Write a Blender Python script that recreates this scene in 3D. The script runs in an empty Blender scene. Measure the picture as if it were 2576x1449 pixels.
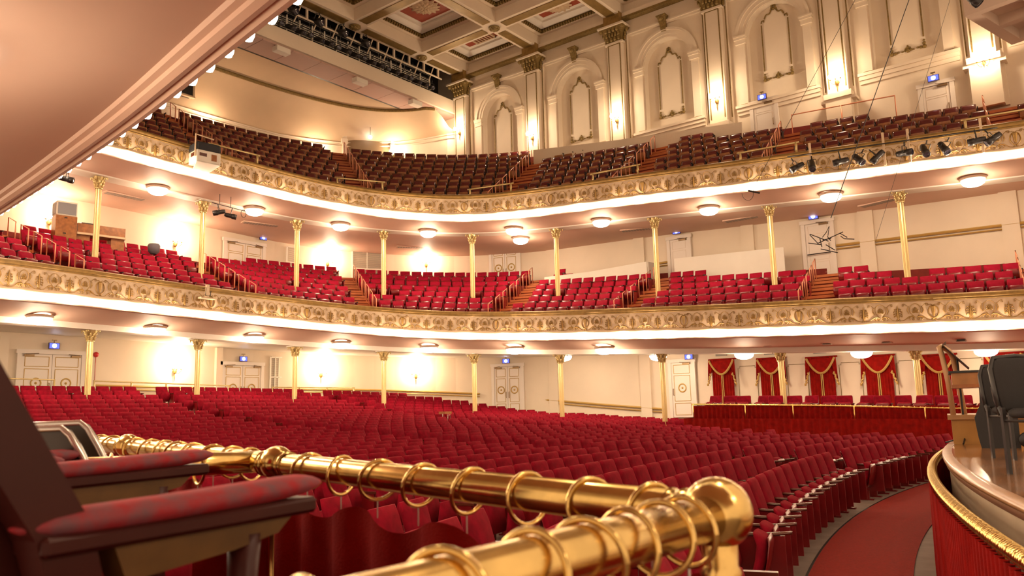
import bpy, math, random
import numpy as np
from mathutils import Matrix, Vector
random.seed(7); rng = np.random.default_rng(7)
C = bpy.context.scene.collection
sc = bpy.context.scene
Z0 = 1.7            # eye height above the front of the stalls floor
PI = math.pi

# ------------------------------------------------------------------ camera
cam = bpy.data.cameras.new('camera'); camo = bpy.data.objects.new('camera', cam); C.objects.link(camo)
cam.sensor_width = 36.0; cam.lens = 36.0 * 2000.0 / 2576.0; cam.clip_start = 0.05; cam.clip_end = 200
CM = ((0.62145037, -0.10297678, -0.77665644), (-0.78304916, -0.11348747, -0.61151828), (-0.02516859, 0.98818843, -0.15116271))
m = Matrix(CM).to_4x4(); m.translation = (0, 0, Z0); camo.matrix_world = m
cam.dof.use_dof = True; cam.dof.focus_distance = 14.0; cam.dof.aperture_fstop = 5.6
sc.camera = camo
# ------------------------------------------------------------------ world, exposure
w = bpy.data.worlds.new('world'); sc.world = w; w.use_nodes = True
bg = w.node_tree.nodes['Background']; bg.inputs[0].default_value = (1.0, 0.69, 0.44, 1); bg.inputs[1].default_value = 0.8
sc.view_settings.view_transform = 'Standard'; sc.view_settings.look = 'None'
sc.view_settings.exposure = 0.60; sc.view_settings.gamma = 1.0; sc.view_settings.use_curve_mapping = False
sc.cycles.max_bounces = 5; sc.cycles.diffuse_bounces = 3; sc.cycles.use_adaptive_sampling = True; sc.cycles.adaptive_threshold = 0.05; sc.cycles.glossy_bounces = 3; sc.cycles.use_denoising = True
sc.cycles.sample_clamp_indirect = 8.0; sc.cycles.caustics_reflective = False; sc.cycles.caustics_refractive = False
WARM = (1.0, 0.73, 0.47)

# ------------------------------------------------------------------ materials
MATS = {}
def mat(name, col, rough=.6, metal=0., noise=0., nscale=8., bump=0., bscale=60., spec=.5, coat=0., sheen=0., col2=None):
    if name in MATS: return MATS[name]
    M = bpy.data.materials.new(name); M.use_nodes = True; nt = M.node_tree; b = nt.nodes['Principled BSDF']
    b.inputs['Base Color'].default_value = (*col, 1); b.inputs['Roughness'].default_value = rough; b.inputs['Metallic'].default_value = metal
    b.inputs['Specular IOR Level'].default_value = spec
    if coat: b.inputs['Coat Weight'].default_value = coat; b.inputs['Coat Roughness'].default_value = .12
    if sheen: b.inputs['Sheen Weight'].default_value = sheen; b.inputs['Sheen Roughness'].default_value = .4; b.inputs['Sheen Tint'].default_value = (1, .06, .08, 1)
    tc = nt.nodes.new('ShaderNodeTexCoord')
    if noise or col2:
        n = nt.nodes.new('ShaderNodeTexNoise'); n.inputs['Scale'].default_value = nscale; n.inputs['Detail'].default_value = 4
        nt.links.new(tc.outputs['Object'], n.inputs['Vector'])
        r = nt.nodes.new('ShaderNodeValToRGB'); r.color_ramp.elements[0].position = .35; r.color_ramp.elements[1].position = .68
        c2 = col2 or tuple(max(0, c * (1 - noise)) for c in col)
        r.color_ramp.elements[0].color = (*c2, 1); r.color_ramp.elements[1].color = (*col, 1)
        nt.links.new(n.outputs['Fac'], r.inputs['Fac']); nt.links.new(r.outputs['Color'], b.inputs['Base Color'])
    if bump:
        n2 = nt.nodes.new('ShaderNodeTexNoise'); n2.inputs['Scale'].default_value = bscale; n2.inputs['Detail'].default_value = 3
        nt.links.new(tc.outputs['Object'], n2.inputs['Vector'])
        bp = nt.nodes.new('ShaderNodeBump'); bp.inputs['Strength'].default_value = bump; bp.inputs['Distance'].default_value = .01
        nt.links.new(n2.outputs['Fac'], bp.inputs['Height']); nt.links.new(bp.outputs['Normal'], b.inputs['Normal'])
    MATS[name] = M; return M
def emat(name, col, strength, sampled=True):
    if name in MATS: return MATS[name]
    M = bpy.data.materials.new(name); M.use_nodes = True; nt = M.node_tree; nt.nodes.clear()
    e = nt.nodes.new('ShaderNodeEmission'); e.inputs[0].default_value = (*col, 1); e.inputs[1].default_value = strength
    o = nt.nodes.new('ShaderNodeOutputMaterial'); nt.links.new(e.outputs[0], o.inputs[0])
    if not sampled: M.cycles.emission_sampling = 'NONE'
    MATS[name] = M; return M
cream = mat('cream_plaster', (.80, .68, .53), .65, noise=.06, nscale=.8, bump=.15, bscale=14)
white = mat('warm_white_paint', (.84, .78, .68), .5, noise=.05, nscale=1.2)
tan = mat('tan_plaster', (.70, .52, .33), .7, noise=.1, nscale=.6)
pink = mat('pink_soffit', (.74, .50, .38), .6, noise=.08, nscale=.7)
fascia = mat('fascia_cream', (.80, .62, .43), .5, noise=.05, nscale=2)
gold = mat('gold_paint', (.36, .215, .06), .42, metal=.35, noise=.3, nscale=6)
goldline = mat('gold_leaf', (.50, .32, .09), .5, metal=.15)
olive = mat('antique_gilding', (.30, .20, .06), .5, metal=.3, noise=.4, nscale=14, bump=.6, bscale=30)
brass = mat('polished_brass', (.84, .58, .21), .2, metal=1., noise=.2, nscale=22, bump=.06, bscale=9)
brassr = mat('rail_brass', (.85, .58, .18), .3, metal=1.)
colgold = mat('column_gilding', (.82, .64, .30), .34, metal=.45, noise=.12, nscale=9)
velvet = mat('red_velvet', (.27, .002, .016), .9, noise=.35, nscale=9, bump=.3, bscale=220, sheen=.25, spec=.15)
velvet2 = mat('crimson_velvet', (.36, .002, .026), .85, noise=.3, nscale=7, sheen=.2, spec=.2)
vinyl = mat('red_seat_shell', (.22, .006, .010), .32, noise=.2, nscale=5, coat=.3)
maroon = mat('maroon_leather', (.13, .012, .012), .34, noise=.25, nscale=6, coat=.25)
curtred = mat('curtain_red', (.30, .006, .003), .9, noise=.3, nscale=6, sheen=.15, bump=.3, bscale=140, spec=.15)
wood = mat('orange_wood', (.40, .14, .035), .4, noise=.35, nscale=9, coat=.2)
darkwood = mat('dark_armrest_wood', (.10, .022, .012), .22, coat=.6)
stepred = mat('red_step_carpet', (.20, .018, .010), .85, noise=.2, nscale=6)
steporange = mat('orange_riser', (.52, .15, .04), .55, noise=.15, nscale=4)
copper = mat('salmon_handrail', (.80, .32, .18), .4, metal=.1)
black = mat('black_plastic', (.015, .014, .014), .4)
grey = mat('louvre_grey', (.36, .31, .26), .7)
redpaint = mat('red_coffer_paint', (.40, .07, .03), .6, noise=.15, nscale=3)
floorm = mat('grey_concrete', (.32, .25, .21), .7, noise=.2, nscale=4)
bulbm = emat('bulb_glow', (1, .88, .70), 20, False)
domem = emat('dome_glow', (1, .86, .66), 14)
sconcem = emat('sconce_glow', (1, .84, .62), 34)

# ------------------------------------------------------------------ mesh builder
class G:
    def __init__(s): s.v = []; s.f = []; s.mi = []; s.sm = []; s.m = 0; s.smooth = False
    def add(s, vs, fs):
        b = len(s.v); s.v += [tuple(map(float, p)) for p in vs]
        for f in fs: s.f.append(tuple(b + i for i in f)); s.mi.append(s.m); s.sm.append(s.smooth)
    def box(s, x0, x1, y0, y1, z0, z1):
        s.add([(x0,y0,z0),(x1,y0,z0),(x1,y1,z0),(x0,y1,z0),(x0,y0,z1),(x1,y0,z1),(x1,y1,z1),(x0,y1,z1)],
              [(0,3,2,1),(4,5,6,7),(0,1,5,4),(1,2,6,5),(2,3,7,6),(3,0,4,7)])
    def bbox(s, x0, x1, y0, y1, z0, z1, b):     # softly rounded box (chamfered in all axes)
        X = [(x0, x1), (y0, y1), (z0, z1)]; vs = []; idx = {}
        for sx in (0, 1):
            for sy in (0, 1):
                for sz in (0, 1):
                    for ax in range(3):
                        p = []
                        for a, q in enumerate((sx, sy, sz)):
                            e = X[a][q]; p.append(e if a == ax else e + (b if q == 0 else -b))
                        idx[(sx, sy, sz, ax)] = len(vs); vs.append(p)
        fs = []
        for ax in range(3):
            o = [a for a in range(3) if a != ax]
            for q in (0, 1):
                ring = []
                for u, w_ in ((0, 0), (1, 0), (1, 1), (0, 1)):
                    k = [0, 0, 0]; k[ax] = q; k[o[0]] = u; k[o[1]] = w_; ring.append(idx[(*k, ax)])
                if (q == 1) == (ax == 1): ring = ring[::-1]
                fs.append(tuple(ring))
            for u in (0, 1):
                for w_ in (0, 1):
                    k0 = [0, 0, 0]; k0[o[0]] = u; k0[o[1]] = w_; k1 = list(k0); k1[ax] = 1
                    fs.append((idx[(*k0, o[0])], idx[(*k1, o[0])], idx[(*k1, o[1])], idx[(*k0, o[1])]))
        for sx in (0, 1):
            for sy in (0, 1):
                for sz in (0, 1): fs.append(tuple(idx[(sx, sy, sz, a)] for a in range(3)))
        s.add(vs, fs)
    def prism(s, pts, vec):        # planar polygon extruded along vec
        n = len(pts); q = [tuple(p[i] + vec[i] for i in range(3)) for p in pts]
        s.add(list(pts) + q, [tuple(range(n))[::-1], tuple(range(n, 2*n))] + [(i, (i+1) % n, n + (i+1) % n, n + i) for i in range(n)])
    def loft(s, rows, closed=False, cap=False):
        n = len(rows[0]); vs = [p for r in rows for p in r]; fs = []
        for i in range(len(rows) - 1):
            for j in range(n if closed else n - 1):
                k = (j + 1) % n; fs.append((i*n + j, i*n + k, (i+1)*n + k, (i+1)*n + j))
        if cap: fs += [tuple(range(n))[::-1], tuple((len(rows)-1)*n + j for j in range(n))]
        s.add(vs, fs)
    def tube(s, pts, r, n=8, closed=False, cap=True):
        P = [Vector(p) for p in pts]; N = len(P); rows = []; up = None
        for i, p in enumerate(P):
            t = (P[(i+1) % N] - P[i-1]) if closed else (P[min(i+1, N-1)] - P[max(i-1, 0)])
            t = t.normalized() if t.length > 1e-9 else Vector((0, 0, 1))
            if up is None: up = Vector((0, 0, 1)) if abs(t.z) < .9 else Vector((1, 0, 0))
            a = t.cross(up)
            if a.length < 1e-5: a = t.cross(Vector((1, .3, 0)))
            a.normalize(); b = a.cross(t).normalized(); up = b
            rr = r[i] if isinstance(r, (list, tuple)) else r
            rows.append([p + a * (math.cos(2*PI*k/n) * rr) + b * (math.sin(2*PI*k/n) * rr) for k in range(n)])
        if closed: rows.append(rows[0])
        s.loft(rows, True, cap and not closed)
    def lathe(s, prof, c=(0, 0, 0), n=16, axis='z', cap=False):
        rows = []
        for r, h in prof:
            row = []
            for k in range(n):
                a, b = math.cos(2*PI*k/n) * r, math.sin(2*PI*k/n) * r
                row.append({'z': (c[0]+a, c[1]+b, c[2]+h), 'x': (c[0]+h, c[1]+a, c[2]+b), 'y': (c[0]+b, c[1]+h, c[2]+a)}[axis])
            rows.append(row)
        s.loft(rows, True, cap)
    def ball(s, c, r, n=10, k=8, sq=1.):
        s.lathe([(max(1e-4, r*math.sin(PI*i/k)), -r*sq*math.cos(PI*i/k)) for i in range(k+1)], c, n)
    def merge(s, o, M=None):
        b = len(s.v); vs = o.v if M is None else [tuple(M @ Vector(p)) for p in o.v]
        s.v += vs; s.f += [tuple(b+i for i in f) for f in o.f]; s.mi += [i + (s.m if not o.mi or max(o.mi) == 0 and s.m else 0) for i in o.mi]; s.sm += o.sm
        return s
    def mesh(s, name, mats):
        me = bpy.data.meshes.new(name)
        nv = len(s.v); me.vertices.add(nv); me.vertices.foreach_set('co', np.array(s.v, dtype=np.float32).ravel())
        lens = np.array([len(f) for f in s.f], dtype=np.int32); tot = int(lens.sum())
        me.loops.add(tot); me.loops.foreach_set('vertex_index', np.concatenate([np.array(f, dtype=np.int32) for f in s.f]))
        me.polygons.add(len(s.f)); st = np.zeros(len(s.f), dtype=np.int32); st[1:] = np.cumsum(lens)[:-1]
        me.polygons.foreach_set('loop_start', st)
        me.polygons.foreach_set('material_index', np.array(s.mi, dtype=np.int32)); me.polygons.foreach_set('use_smooth', np.array(s.sm, dtype=bool))
        for q in (mats if isinstance(mats, (list, tuple)) else [mats]): me.materials.append(q)
        me.update(calc_edges=True); me.validate(); return me
    def build(s, name, mats, parent=None, loc=None):
        o = bpy.data.objects.new(name, s.mesh(name, mats)); C.objects.link(o)
        if parent: o.parent = parent
        if loc: o.location = loc
        return o
def empty(name, loc=(0, 0, 0), rz=0):
    o = bpy.data.objects.new(name, None); C.objects.link(o); o.location = loc; o.rotation_euler = (0, 0, rz); o.empty_display_size = .1; return o
def tag(o, label, cat, group=None, kind=None):
    o['label'] = label; o['category'] = cat
    if group: o['group'] = group
    if kind: o['kind'] = kind
    return o
def struct(o, label=None):
    o['kind'] = 'structure'
    if label: o['label'] = label
    return o
def dup(root, M=None, loc=None, rz=None, label=None, group=None, scale=None):
    r = root.copy(); C.objects.link(r)
    if loc is not None: r.location = loc
    if rz is not None: r.rotation_euler = (0, 0, rz)
    if scale is not None: r.scale = scale
    if label: r['label'] = label
    if group: r['group'] = group
    for ch in root.children:
        c = ch.copy(); C.objects.link(c); c.parent = r
        for g in ch.children:
            d = g.copy(); C.objects.link(d); d.parent = c
    return r
def ordn(n):
    if n > 20:
        tens = {2: ('twenty', 'twentieth'), 3: ('thirty', 'thirtieth'), 4: ('forty', 'fortieth'), 5: ('fifty', 'fiftieth'), 6: ('sixty', 'sixtieth')}[n//10]
        return tens[1] if n % 10 == 0 else tens[0]+'-'+ordn(n % 10)
    W = 'zeroth first second third fourth fifth sixth seventh eighth ninth tenth eleventh twelfth thirteenth fourteenth fifteenth sixteenth seventeenth eighteenth nineteenth twentieth'.split()
    return W[n] if n < len(W) else '%d%s' % (n, {1: 'st', 2: 'nd', 3: 'rd'}.get(n % 10, 'th') if n not in (11, 12, 13) else 'th')
def proj(p):     # used only to choose which repeats are in the photograph's view
    x, y, z = p[0], p[1], p[2] - Z0
    c = [CM[0][i]*x + CM[1][i]*y + CM[2][i]*z for i in range(3)]
    if c[2] > -.05: return None
    return 1288 + 2000*c[0]/-c[2], 724.5 - 2000*c[1]/-c[2], -c[2]
def lamp(name, loc, power, r=.1, col=WARM, parent=None):
    l = bpy.data.lights.new(name, 'POINT'); l.energy = power; l.shadow_soft_size = r; l.color = col
    o = bpy.data.objects.new(name, l); C.objects.link(o); o.location = loc
    if parent: o.parent = parent
    return o

# ------------------------------------------------------------------ plan of the hall
XC = 15.6
PTS = [(29.9,-4),(29.4,-1),(28.9,2.7),(28.35,6),(27.8,10),(27.3,14),(26.9,18),(26.5,20.5),(25.9,22.6),(24.9,24.2),(23.4,25.6),(21.4,26.6),(18.9,27.1),(15.6,27.25)]
def catmull(P, n=12):
    P = np.array(P, float); Q = np.vstack([2*P[0]-P[1], P, 2*P[-1]-P[-2]]); out = []
    for i in range(1, len(Q)-2):
        a, b, c, d = Q[i-1:i+3]
        for k in range(n):
            t = k/n; out.append(.5*((2*b)+(-a+c)*t+(2*a-5*b+4*c-d)*t*t+(-a+3*b-3*c+d)*t**3))
    out.append(Q[-2]); return np.array(out)
FC = catmull(PTS + [(2*XC-x, y) for x, y in PTS[-2::-1]], 12)
FT = np.gradient(FC, axis=0); FT /= np.linalg.norm(FT, axis=1)[:, None]
FN = np.c_[FT[:, 1], -FT[:, 0]]                       # outward, away from the hall
FL = np.r_[0, np.cumsum(np.linalg.norm(np.diff(FC, axis=0), axis=1))]; LT = FL[-1]
def at_s(s): return np.array([np.interp(s, FL, FC[:, 0]), np.interp(s, FL, FC[:, 1])])
def nrm_s(s): v = np.array([np.interp(s, FL, FN[:, 0]), np.interp(s, FL, FN[:, 1])]); return v/np.linalg.norm(v)
MBT = [(0,2.2),(6.81,2.34),(9.26,2.41),(11.6,2.53),(14.98,2.65),(18.69,2.83),(22.13,3.02),(24.89,3.17),(26.81,3.31),(28.52,3.42),(31.1,3.61),(32.87,3.73),(34.6,3.81),(37.2,3.89),(40.3,3.97),(44.57,4.03)]
GBT = [(0,7.6),(6.25,7.70),(9.34,7.78),(11.8,7.86),(14.6,7.99),(17.58,8.13),(20.99,8.31),(24.8,8.45),(26.65,8.54),(29.17,8.72),(30.98,8.86),(32.68,8.98),(35.2,9.12),(37,9.2),(40,9.28),(43,9.34)]
def mk(T):
    T = list(T); half = dict(T); a = np.array(T)
    for s in (56, 60, 65, 70, 74, LT): T.append((s, float(np.interp(LT - s, a[:, 0], a[:, 1]))))
    T = np.array(T)
    xs = np.linspace(0, LT, 400); ys = np.interp(xs, T[:, 0], T[:, 1]); k = np.ones(21)/21
    yp = np.convolve(np.r_[np.full(10, ys[0]), ys, np.full(10, ys[-1])], k, 'valid')
    return lambda s: np.interp(s, xs, yp) + Z0
MB, GB = mk(MBT), mk(GBT)
# outer walls (inner face)
HW, RY, CR = 17.8, 33.7, 11.0
def wallcurve(ry=RY, cr=CR, hw=HW, y0=-6.):
    P = [(XC+hw, y0), (XC+hw, 8.), (XC+hw, ry-cr)]
    P += [(XC+hw-cr+cr*math.cos(a), ry-cr+cr*math.sin(a)) for a in np.linspace(0, PI/2, 17)[1:]]
    P += [(2*XC-x, y) for x, y in P[::-1]]; return np.array(P)
WC = wallcurve()
def dist_to(curve, p, n):
    best = 99
    for a, b in zip(curve[:-1], curve[1:]):
        e = b - a; det = -n[0]*e[1] + n[1]*e[0]
        if abs(det) < 1e-9: continue
        q = a - p; t = (-q[0]*e[1] + q[1]*e[0])/det; u = (n[0]*q[1] - n[1]*q[0])/det
        if t > 0 and -1e-6 <= u <= 1+1e-6: best = min(best, t)
    return best
DW = np.array([dist_to(WC, FC[i], FN[i]) for i in range(len(FC))])
def wgcurve():
    P = [(XC+HW, -6.), (XC+HW, 8.), (XC+HW, 24.)]
    for a in np.linspace(0, PI/2, 25)[1:]:
        P.append((XC+HW*math.cos(a)**.5, 24+11.4*math.sin(a)**.5))
    P += [(2*XC-x, y) for x, y in P[-2::-1]]; return np.array(P)
WG = wgcurve()
def mold_z(p):
    x = abs(p[0]-XC)
    return Z0 + float(np.interp(x, [9, 13, 16, 17.8], [15.0, 15.35, 15.8, 16.1]))
DG = np.array([dist_to(WG, FC[i], FN[i]) for i in range(len(FC))])
def dw(s): return float(np.interp(s, FL, DW))
def dg(s): return float(np.interp(s, FL, DG))
def floor_z(x, y): return 6.08e-5 * max(y, 0)**3 + max(y-25, 0)*.045 + .012*max(0, min(XC-x-2, 8))*min(1, max(y-7, 0)/8)
def sweep(g, prof, zf, s0=0, s1=None, lim=None, step=1):
    """loft a profile [(offset outward, height above zf)] along the balcony front"""
    s1 = LT if s1 is None else s1; rows = []
    ss = [s0] + [s for s in FL[::step] if s0 < s < s1] + [s1]
    for s in ss:
        p, n, z = at_s(s), nrm_s(s), float(zf(s)); row = []
        L = None if lim is None else float(np.interp(s, FL, lim))
        for d, h in prof:
            if L is not None: d = min(d, L)
            row.append((p[0]+n[0]*d, p[1]+n[1]*d, z+h))
        rows.append(row)
    g.loft(rows)

# ------------------------------------------------------------------ room shell
def wall_strip(name, curve, z0, z1, m, n=1):
    g = G(); g.loft([[(p[0], p[1], z0(p) if callable(z0) else z0) for p in curve], [(p[0], p[1], z1(p) if callable(z1) else z1) for p in curve]]); return struct(g.build(name, m))
def sub(curve, y_lo, y_hi, far=None):
    out = []
    for a, b in zip(curve[:-1], curve[1:]):
        pass
    return out
iR = [i for i, p in enumerate(WC) if p[0] > XC+HW-.01]
ceilG = GB(20)
rear = WC[2:len(WC)-2]
wall_strip('wall_rear', rear, -1., Z0+9.6, cream)
RG = np.array([(33.4, 30.1)] + [p for p in WG if p[1] > 30.2] + [(-2.2, 30.1)])
wall_strip('wall_rear_gallery', RG, Z0+8.6, mold_z, cream)
# stalls floor
g = G(); ys = np.linspace(-8, 34, 43); g.smooth = True
g.loft([[(x, y, floor_z(x, y)) for x in (-2.6, 2, 5.6, 9, 13.6, 17.6, 22, 25.6, 30, 34)] for y in ys]); struct(g.build('floor', floorm))

# ------------------------------------------------------------------ balconies
def balcony(nm, zf, nrow, floor0, rise, lim, label, beam, inner):
    t = empty(nm); tag(t, label, 'balcony')
    g = G(); g.smooth = True
    sweep(g, [(.30, .80), (.28, .90), (.16, .95), (.02, .945), (-.06, .90), (-.075, .84), (-.05, .79), (-.02, .775), (-.045, .755), (-.03, .73), (.0, .725)], zf)
    g.build('gilded_rail_cap', gold, t)
    g = G(); sweep(g, [(.0, .73), (.0, .1), (-.03, .08), (-.04, .05), (-.06, .03), (-.06, -.0), (.05, -.02)], zf); sweep(g, [(.3, floor0+.9), (.3, .85)], zf); g.build('parapet', fascia, t)
    g = G(); sweep(g, [(.05, -.02), (.08, -.20), (.05, -.22), (.05, -.26)], zf); g.build('lamp_cove', white, t)
    g = G(); sweep(g, beam[:-4], zf, lim=lim); g.build('soffit', pink, t)
    g = G(); sweep(g, beam[-5:-1], zf, lim=lim); g.build('cream_beam', white, t)
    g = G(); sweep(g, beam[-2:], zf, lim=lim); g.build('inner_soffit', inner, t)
    g = G(); pr = [(.3, floor0+.92)]
    for k in range(nrow+2):
        z = floor0+.92 + rise*k; d = .33+.85*k
        pr += [(d, z), (d+.85, z)]
    # tiers: tread and riser
    prof = [(.3, floor0+.92)]
    for k in range(nrow):
        z = floor0+.92+rise*k; d1 = .33+.85*(k+1)
        prof += [(d1, z), (d1, z+rise)]
    prof += [(9.5, prof[-1][1])]
    sweep(g, prof, zf, lim=lim+.02); g.build('seating_tiers', stepred, t)
    return t
Lm = DW - .02; Lg = DG - .02
MF0, MR, GF0, GR = -.38, .38, -.56, .55
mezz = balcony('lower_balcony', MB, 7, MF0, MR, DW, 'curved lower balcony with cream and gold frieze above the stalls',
    [(.05, -.26), (.07, -.29), (.11, -.30), (.14, -.275), (.16, -.30), (.20, -.315), (.24, -.30), (.25, -.275), (.29, -.27), (.31, -.25), (1.9, -.50), (2.28, -.56), (2.3, -.76), (2.95, -.76), (2.95, -.66), (9.5, -.60)], white)  # white inner soffit: brightness near the bowl lamps put into the colour
gal = balcony('upper_balcony', GB, 8, GF0, GR, DG, 'curved upper gallery balcony with cream and gold frieze over the red balcony seats',
    [(.05, -.26), (.07, -.29), (.12, -.30), (.15, -.28), (2.28, -.30), (2.3, -.34), (2.95, -.34), (2.95, -.30), (9.5, -.32)], pink)

# ------------------------------------------------------------------ right-hand arcade wall and the other side walls
PY = [29.5 - 5.225*k for k in range(8)]             # pilaster axes
XW = XC + HW
SILL = Z0 + 13.2; SPR = Z0 + 16.45; AR = 1.22; WT = Z0 + 19.3
def arcade(name, X, sgn):
    g = G()
    g.add([(X, -7, -2), (X, 32, -2), (X, 32, Z0+9.4), (X, -7, Z0+9.4)], [(0, 1, 2, 3)])
    g.add([(X, -7, Z0+9.4), (X, 32, Z0+9.4), (X, 32, SILL), (X, -7, SILL)], [(0, 1, 2, 3)])
    g.add([(X, 29.5, SILL), (X, 32, SILL), (X, 32, WT+2.4), (X, 29.5, WT+2.4)], [(0, 1, 2, 3)])
    for k in range(7):
        y1, y0 = PY[k], PY[k+1]; yc = (y0+y1)/2; D = .38*sgn
        g.add([(X, y0, SILL), (X, yc-AR, SILL), (X, yc-AR, SPR), (X, y0, SPR)], [(0, 1, 2, 3)])
        g.add([(X, yc+AR, SILL), (X, y1, SILL), (X, y1, SPR), (X, yc+AR, SPR)], [(0, 1, 2, 3)])
        A = [PI*i/24 for i in range(25)]
        arc = [(yc+AR*math.cos(a), SPR+AR*math.sin(a)) for a in A]
        out = [(y1 if a <= PI/2 else y0, SPR) for a in A]
        top = WT+.8
        g.loft([[(X, y, z) for y, z in arc], [(X, y1+(y0-y1)*i/24, top if 0 < i < 24 else SPR) for i in range(25)]])
        g.add([(X, y1, SPR), (X, y1, top), (X, y1+(y0-y1)/24, top)], [(0, 1, 2)]); g.add([(X, y0, SPR), (X, y0, top), (X, y0-(y0-y1)/24, top)], [(0, 1, 2)])
        path = [(yc+AR, SILL)] + arc + [(yc-AR, SILL)]
        g.loft([[(X, y, z) for y, z in path], [(X+D, y, z) for y, z in path]])
        g.add([(X+D, yc-AR, SILL), (X+D, yc+AR, SILL)] + [(X+D, y, z) for y, z in arc], [tuple(range(27))])
    return struct(g.build(name, cream))
arcade('wall_right', XW, 1)
g = G(); g.add([(-2.2, 4, -2), (-2.2, 33, -2), (-2.2, 33, 22), (-2.2, 4, 22)], [(0, 1, 2, 3)]); struct(g.build('wall_left', cream))
# mouldings of the arcade
t = empty('arcade_moulding', (0, 0, 0)); struct(t)
g = G(); gg = G(); gw = G()
X = XW
for k in range(7):
    y1, y0 = PY[k], PY[k+1]; yc = (y0+y1)/2
    for (ra, rb, dx) in ((AR+.02, AR+.16, .05), (AR+.16, AR+.34, .09), (AR+.34, AR+.46, .15)):
        A = [PI*i/24 for i in range(25)]
        r0 = [(X, yc+ra*math.cos(a), SPR+ra*math.sin(a)) for a in A]; r1 = [(X-dx, yc+ra*math.cos(a), SPR+ra*math.sin(a)) for a in A]
        r2 = [(X-dx, yc+rb*math.cos(a), SPR+rb*math.sin(a)) for a in A]; r3 = [(X, yc+rb*math.cos(a), SPR+rb*math.sin(a)) for a in A]
        g.loft([r0, r1, r2, r3])
    for sg in (-1, 1):                                # impost blocks and side strips
        a, b = sorted((yc+sg*(AR+.02), yc+sg*(AR+.50)))
        g.box(X-.18, X, a-.03, b+.03, SPR-.14, SPR+.02); g.box(X-.14, X, a, b, SPR-.34, SPR-.14); g.box(X-.20, X, a-.05, b+.05, SPR-.02, SPR+.05)
        g.box(X-.07, X, a+.06, b-.06, SILL+.1, SPR-.34)
    # sill
    zs = SILL
    g.box(X-.20, X+.05, y0+.75, y1-.75, zs-.10, zs+.02); g.box(X-.14, X+.05, y0+.78, y1-.78, zs-.26, zs-.10); g.box(X-.08, X+.05, y0+.8, y1-.8, zs-.42, zs-.26)
g.box(X-.10, X, -5, 30, WT-.95, WT-.85); g.box(X-.16, X, -5, 30, WT-.85, WT-.78)
g.box(X-.30, X+.1, -5, 30.1, WT+.06, WT+.3); g.build('cornice', cream, t)
gg.box(X-.36, X+.1, -5, 30.15, WT-.06, WT+.06); gg.build('gilt_cornice_line', olive, t)
# pilasters
def make_pilaster():
    t = empty('pilaster'); struct(t, 'x')
    zb = Z0+10.6; zc = Z0+18.15
    g = G(); g.box(-.16, .0, -.62, .62, zb, zc+.9); g.box(-.42, 0, -.42, .42, zb, zc+.9); g.box(-.55, 0, -.5, .5, Z0+10.6, Z0+12.2); g.box(-.50, 0, -.70, .70, Z0+12.2, Z0+12.32); g.box(-.6, 0, -.55, .55, Z0+12.32, Z0+12.55); g.box(-.46, 0, -.5, .5, zc-.12, zc-.02)
    g.build('shaft', cream, t)
    g = G()
    for y in (-.33, .33): g.box(-.435, -.41, y-.025, y+.025, Z0+12.8, zc-.15)
    g.box(-.435, -.41, -.33, .33, zc-.17, zc-.13)
    for y in (-.56, .56): g.box(-.18, -.155, y-.02, y+.02, Z0+12.8, zc)
    g.build('gilt_line', olive, t)
    g = G(); prof = [(.0, 0), (.02, .2), (.06, .4), (.16, .6), (.24, .7)]
    rows = []
    for e, h in prof: rows.append([(0, -.46-e, zc+h), (-.44-e, -.44-e, zc+h), (-.44-e, .44+e, zc+h), (0, .46+e, zc+h)])
    g.loft(rows)
    for row, (h, n, s) in enumerate(((.16, 4, .13), (.38, 5, .13), (.58, 4, .15))):
        for i in range(n):
            y = -.42 + .84*(i+.5)/n; e = prof[row+1][0]
            g.lathe([(.0, -.16), (s*.55, -.1), (s*.6, .04), (s*.35, .12), (.0, .14)], (-.46-e, y, zc+h), 6)
        g.lathe([(.0, -.16), (s*.55, -.1), (s*.6, .04), (.0, .14)], (-.25, .50+prof[row+1][0], zc+h), 6); g.lathe([(.0, -.16), (s*.55, -.1), (s*.6, .04), (.0, .14)], (-.25, -.50-prof[row+1][0], zc+h), 6)
    for y in (-.62, .62): g.ball((-.62, y, zc+.62), .11, 8, 6)
    g.build('gilt_capital', olive, t)
    g = G(); g.box(-.78, 0, -.74, .74, zc+.70, zc+.79); g.build('abacus', cream, t)
    g = G(); g.box(-.60, 0, -.46, .46, zc+.80, WT+.30); g.build('entablature_block', gold, t)
    return t
pil = make_pilaster()
for k in range(6):
    o = pil if k == 0 else dup(pil)
    o.location = (XW, PY[k], 0)
    o['label'] = ['cream pilaster in the corner beside the lighting bridge', 'cream gilded pilaster, second from the lighting bridge', 'cream gilded pilaster, third from the lighting bridge', 'cream gilded pilaster, fourth from the lighting bridge',
                  'cream gilded pilaster, fifth from the lighting bridge, above the upper gallery door', 'cream gilded pilaster under the sound reflector at far end'][k]
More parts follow.
